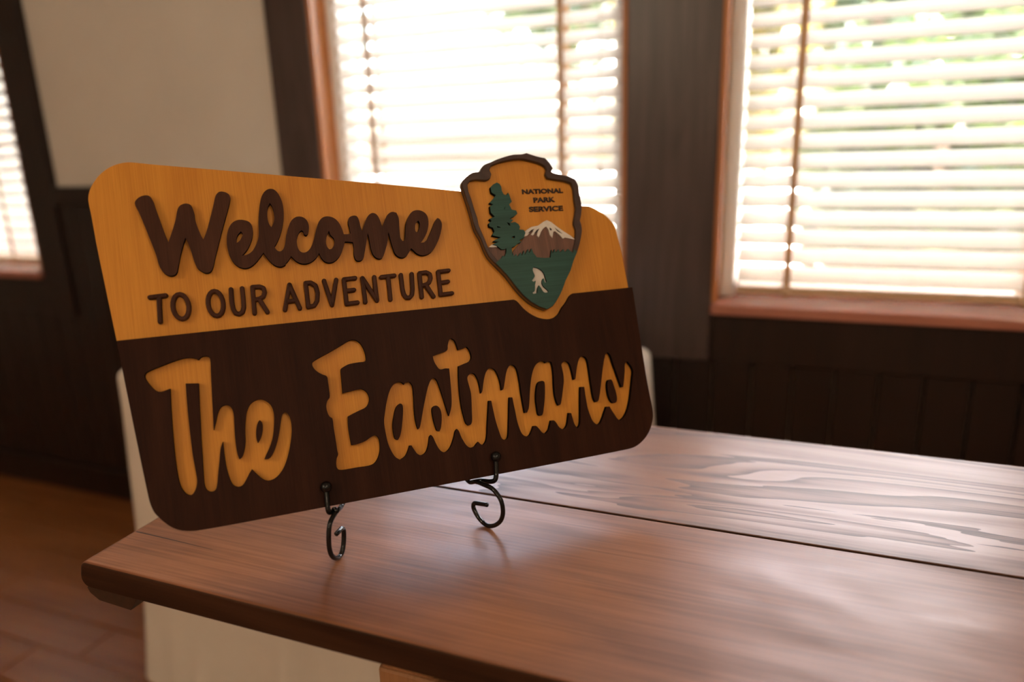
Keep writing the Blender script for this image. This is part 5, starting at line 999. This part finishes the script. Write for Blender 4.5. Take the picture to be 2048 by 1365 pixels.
# cleat under the left end, chamfered on its inner side
def cleat(x0, x1, name='cleat'):
    b = bmesh.new()
    zt, zb = TT - .0302, TT - .046
    prof = [(x0 + .006, zt), (x0 + .003, zt - .003), (x0 + .006, zt - .009), (x0 + .018, zb), (x1 - .014, zb - .002), (x1, zt)]
    f = [b.verts.new((x - wx, YF + .002 - wy, z)) for x, z in prof]; g = [b.verts.new((x - wx, YK - .03 - wy, z)) for x, z in prof]
    b.faces.new(f[::-1]); b.faces.new(g)
    for i in range(len(prof)): j = (i + 1) % len(prof); b.faces.new((f[i], f[j], g[j], g[i]))
    bmesh.ops.recalc_face_normals(b, faces=b.faces[:])
    return obj(name, b, M_cleat, wt)
cleat(X0, -.622); cleat(X1 - .09, X1 - .01)
for lx in (-.338, .72):
    for ly in (.565, .935):
        tb('leg', (lx - .035, lx + .035, ly - .035, ly + .035, 0, TT - .0955), M_leg, .004)
    tb('bearer', (lx - .03, lx + .03, .53, .97, TT - .095, TT - .0305), M_leg, .003)
    tb('foot_rail', (lx - .018, lx + .018, .601, .899, .12, .18), M_leg, .003)

# ------------------------------------------------------------------ welcome sign
SO = Vector((-0.44048376, 0.56198912, CAM_Z - 0.36078564))
SE = Vector((0.75470958, 0.65605903, 0.0)); SU = Vector((-0.24044644, 0.27660199, 0.93041757)); SN = Vector((0.61040885, -0.70219505, 0.36650123))
sign = bpy.data.objects.new('welcome_sign', None); sign.empty_display_size = .05
sign.matrix_world = Matrix(((SE.x, SU.x, SN.x, SO.x), (SE.y, SU.y, SN.y, SO.y), (SE.z, SU.z, SN.z, SO.z), (0, 0, 0, 1)))
link(sign)
tag(sign, 'wooden welcome sign with brown and tan layers leaning on a black stand', 'sign')
bb = flat_cut('backing_board', [DATA['board']], -12, -6, (M_board, M_birch_edge), sign)
bb['label'] = 'tan birch backing board'
bp = flat_cut('name_panel', [DATA['brown']] + DATA['cut'] + DATA['isl'], -6, 0, (M_brown, M_burn), sign)
bp['label'] = 'dark brown panel with family name cut through'
flat_cut('letter', [DATA['W']], -6, 0, (M_letter, M_burn), sign)['label'] = 'raised dark brown script letter W'
flat_cut('lettering', DATA['elcome'], -6, 0, (M_letter, M_burn), sign)['label'] = 'raised dark brown script letters elcome'

def stroke_letter(strokes, closed, w, z0, z1, round_=1.3):
    """letter of round-ended strokes with a softened top edge (mm)"""
    bm = bmesh.new()
    prof = [(w, z0), (w, z1 - round_), (w - round_ * .35, z1 - round_ * .3), (w - round_, z1)]
    for s in strokes:
        P = [Vector((x, y)) for x, y in s]
        # even out the path
        if len(P) > 2 and not closed:
            Q = [P[0]]
            for a, b, c in zip(P, P[1:], P[2:]):
                sharp = (b - a).angle(c - b) > math.radians(62)
                if sharp: Q.append(b)
                else:
                    Q += [a.lerp(b, .75), b.lerp(a, .05).lerp(b.lerp(c, .05), .5), b.lerp(c, .25)]
            Q.append(P[-1]); P = Q
        if closed:
            n = len(P)
            rows = []
            for off, z in [(-o, zz) for o, zz in prof] + [(o, zz) for o, zz in prof[::-1]]:
                row = []
                for i in range(n):
                    d = (P[(i + 1) % n] - P[i - 1]).normalized(); nr = Vector((d.y, -d.x))
                    q = P[i] + nr * off; row.append(bm.verts.new((q.x / 1000, q.y / 1000, z / 1000)))
                rows.append(row)
            for a, b in zip(rows, rows[1:]):
                for i in range(n): bm.faces.new((a[i], a[(i + 1) % n], b[(i + 1) % n], b[i]))
            continue
        # sharp corners split the stroke into separate capsules
        runs = [[P[0]]]
        for i in range(1, len(P)):
            runs[-1].append(P[i])
            if i < len(P) - 1 and (P[i] - P[i - 1]).angle(P[i + 1] - P[i]) > math.radians(62): runs.append([P[i]])
        for run in runs:
            rows = []
            for r, z in prof:
                left, right = [], []
                for i, p in enumerate(run):
                    d = (run[min(i + 1, len(run) - 1)] - run[max(i - 1, 0)]).normalized(); nr = Vector((-d.y, d.x))
                    left.append(p + nr * r); right.append(p - nr * r)
                d1 = (run[-1] - run[-2]).normalized(); d0 = (run[0] - run[1]).normalized()
                cap1 = [run[-1] + (Vector((-d1.y, d1.x)) * math.cos(t) + d1 * math.sin(t)) * r for t in [math.pi * k / 8 for k in range(1, 8)]]
                cap0 = [run[0] + (Vector((-d0.y, d0.x)) * math.cos(t) + d0 * math.sin(t)) * r for t in [math.pi * k / 8 for k in range(1, 8)]]
                ol = left + cap1 + right[::-1] + cap0
                rows.append([bm.verts.new((q.x / 1000, q.y / 1000, z / 1000)) for q in ol])
            for a, b in zip(rows, rows[1:]):
                m = len(a)
                for i in range(m): bm.faces.new((a[i], b[i], b[(i + 1) % m], a[(i + 1) % m]))
            # top as quads between the two sides plus fans
            L_ = len(run); top = rows[-1]; m = len(top)
            for i in range(L_ - 1): bm.faces.new((top[i], top[i + 1], top[2 * L_ + 7 - 2 - i], top[2 * L_ + 7 - 1 - i]))
            bm.faces.new([top[L_ - 1]] + top[L_:L_ + 7] + [top[L_ + 7]])
            bm.faces.new([top[2 * L_ + 6]] + top[2 * L_ + 7:] + [top[0]])
    bmesh.ops.recalc_face_normals(bm, faces=bm.faces[:])
    return bm
for nm, cl, ss in DATA['strokes']:
    o = obj('letter', stroke_letter(ss, cl, 2.35, -6.2, -0.6), [M_letter], sign)
    o['label'] = 'small raised dark brown capital ' + nm

# arrowhead emblem
emb = flat_cut('arrowhead_emblem', [DATA['emb_outer']], -6, 0, (M_board, M_rim_e), sign)
emb['label'] = 'arrowhead shaped emblem with brown rim'
flat_cut('rim', [DATA['emb_outer'], DATA['emb_inner']], 0, 6, (M_rim, M_rim_e), emb, bevel=0.0007)
flat_cut('mountain', [DATA['mount']], 0, 3, (M_rock, M_burn), emb)
flat_cut('snow_cap', [DATA['snow']], 3, 4.5, (M_white, M_white), emb)
for q in DATA['streaks']: flat_cut('rock_streak', [q], 4.5, 4.8, (M_ink, M_ink), emb)
flat_cut('hill', [DATA['mount2']], 0, 3, (M_rock, M_burn), emb)
flat_cut('snow_cap', [DATA['snow2']], 3, 4.5, (M_white, M_white), emb)
flat_cut('pine_tree', [DATA['tree']] + DATA['treeholes'], 0, 6.4, (M_green, M_burn), emb)
flat_cut('meadow', [DATA['field'], DATA['figure']], 3, 6.6, (M_green, M_burn), emb)
cxf = [p[0] for p in DATA['figure']]; cyf = [p[1] for p in DATA['figure']]
fg = flat_cut('walking_figure', [[(min(cxf) - 2, min(cyf) - 2), (max(cxf) + 2, min(cyf) - 2), (max(cxf) + 2, max(cyf) + 2), (min(cxf) - 2, max(cyf) + 2)]], 2.9, 3.9, (M_white, M_white), emb)
fg['label'] = 'white walking shaggy figure inlay'
for s, (xa, ya, xb, yb, yt) in DATA['text']:
    fc = bpy.data.curves.new('lettering', 'FONT'); fc.body = s; fc.size = 1.0; fc.offset = 0.034; fc.extrude = 0.0; fc.space_character = 1.02
    t = bpy.data.objects.new('t', fc); COL.objects.link(t)
    dg = bpy.context.evaluated_depsgraph_get(); me = bpy.data.meshes.new_from_object(t.evaluated_get(dg))
    bpy.data.objects.remove(t); bpy.data.curves.remove(fc)
    xs = [v.co.x for v in me.vertices]; ys = [v.co.y for v in me.vertices]
    sx = math.hypot(xb - xa, yb - ya) / (max(xs) - min(xs)); sy = (yt - ya) / (max(ys) - min(ys))
    an = math.atan2(yb - ya, xb - xa)
    me.transform(Matrix.Translation((xa / 1000, ya / 1000, 0.0)) @ Matrix.Rotation(an, 4, 'Z') @ Matrix.Diagonal((sx / 1000, sy / 1000, 1, 1)) @ Matrix.Translation((-min(xs), -min(ys), 0)))
    bm = bmesh.new(); bm.from_mesh(me); bpy.data.meshes.remove(me)
    r = bmesh.ops.extrude_face_region(bm, geom=bm.faces[:])
    for v in [g for g in r['geom'] if isinstance(g, bmesh.types.BMVert)]: v.co.z += 0.0012
    bmesh.ops.recalc_face_normals(bm, faces=bm.faces[:])
    obj('lettering', bm, M_ink, emb)['label'] = 'dark capitals ' + s

# ------------------------------------------------------------------ wire easel
def S(x, y, z): return SO + SE * (x / 1000) + SU * (y / 1000) + SN * (z / 1000)
WR = 0.0026
ez = empty('wire_easel', (-0.37, 0.62, TT)); tag(ez, 'black wire easel with curled feet holding the welcome sign', 'stand')
eo = Vector(ez.location)
def wire(name, pts, sub=6, parent=None, r=WR):
    bm = bmesh.new(); tube(bm, [p - eo for p in catmull(pts, sub)], r, 12)
    return obj(name, bm, M_wire, parent or ez, smooth=True)
LZ = [Vector((p[0], p[1], max(p[2] + CAM_Z, TT + WR - .0002))) for p in EASEL['L']]
RZ = [Vector((p[0], p[1], max(p[2] + CAM_Z, TT + WR - .0002))) for p in EASEL['R']]
hinge = S(92, 215, -40)
lf = wire('front_leg', [hinge, S(62, 130, -30), S(32, 45, -23), S(22, 8, -18), S(17, -3, -15.5)] + LZ[1:])
rf = wire('front_leg', [hinge, S(112, 130, -34), S(145, 45, -27), S(156, 8, -21), S(161, -3, -18)] + RZ[1:])
lh = wire('hook', [LZ[1] + SN * .003 + Vector((0, 0, .001)), S(9, -4.4, -8), S(5, -6.0, -1), S(2.4, -5.4, 4), S(1.4, -1.5, 6.2), S(1.6, 6, 6.0), S(2.3, 20, 5.4)], parent=lf, r=.0028)
rh = wire('hook', [RZ[1] + SN * .003, S(174, -3.6, -12), S(180, -5.4, -2), S(184.5, -4.6, 4), S(186.6, 0, 6.2), S(188, 8, 6.0), S(189.8, 20, 5.4)], parent=rf, r=.0028)
for hk, c in ((lh, S(2.3, 21, 5.6)), (rh, S(189.9, 21.4, 5.6))):
    bm = bmesh.new(); ball(bm, c - eo, .0060, 20, 14); obj('tip_cap', bm, M_knob, hk, smooth=True)
bk = hinge + Vector((-SN.x, -SN.y, 0)).normalized() * .13; bk.z = TT + WR
wire('rear_leg', [hinge, hinge.lerp(bk, .5), bk], 4)
wire('cross_wire', [S(62, 130, -30), S(87, 128, -33), S(112, 130, -34)], 4)

# ------------------------------------------------------------------ ceiling lamps
def ceiling_lamp(x, y, label):
    r = empty('ceiling_lamp', (x, y, ZC)); tag(r, label, 'lamp', 'globe ceiling lamps')
    b = bmesh.new(); bmesh.ops.create_cone(b, cap_ends=True, segments=24, radius1=.07, radius2=.06, depth=.03, matrix=Matrix.Translation((0, 0, -.016)))
    obj('canopy', b, M_brass, r)
    b = bmesh.new(); tube(b, [(0, 0, -.03), (0, 0, -.36)], .006, 8); obj('stem', b, M_brass, r, smooth=True)
    b = bmesh.new(); bmesh.ops.create_uvsphere(b, u_segments=24, v_segments=16, radius=.13, matrix=Matrix.Translation((0, 0, -.485)))
    m = bpy.data.materials.get('lamp_globe')
    if m is None:
        m, N, L, P = nmat('lamp_globe')
        P.inputs['Base Color'].default_value = (.9, .8, .65, 1)
        P.inputs['Emission Color'].default_value = (1.0, 0.79, 0.56, 1)
        P.inputs['Emission Strength'].default_value = LAMP_POWER
    obj('globe', b, m, r, smooth=True)
for x, y, lb in ((-1.3, -1.3, 'globe ceiling lamp nearest the sign, left of the camera'), (1.3, -0.5, 'globe ceiling lamp to the right of the camera'), (-1.3, -3.1, 'globe ceiling lamp at the back left of the room'), (1.3, -2.7, 'globe ceiling lamp at the back right of the room')):
    ceiling_lamp(x, y, lb)
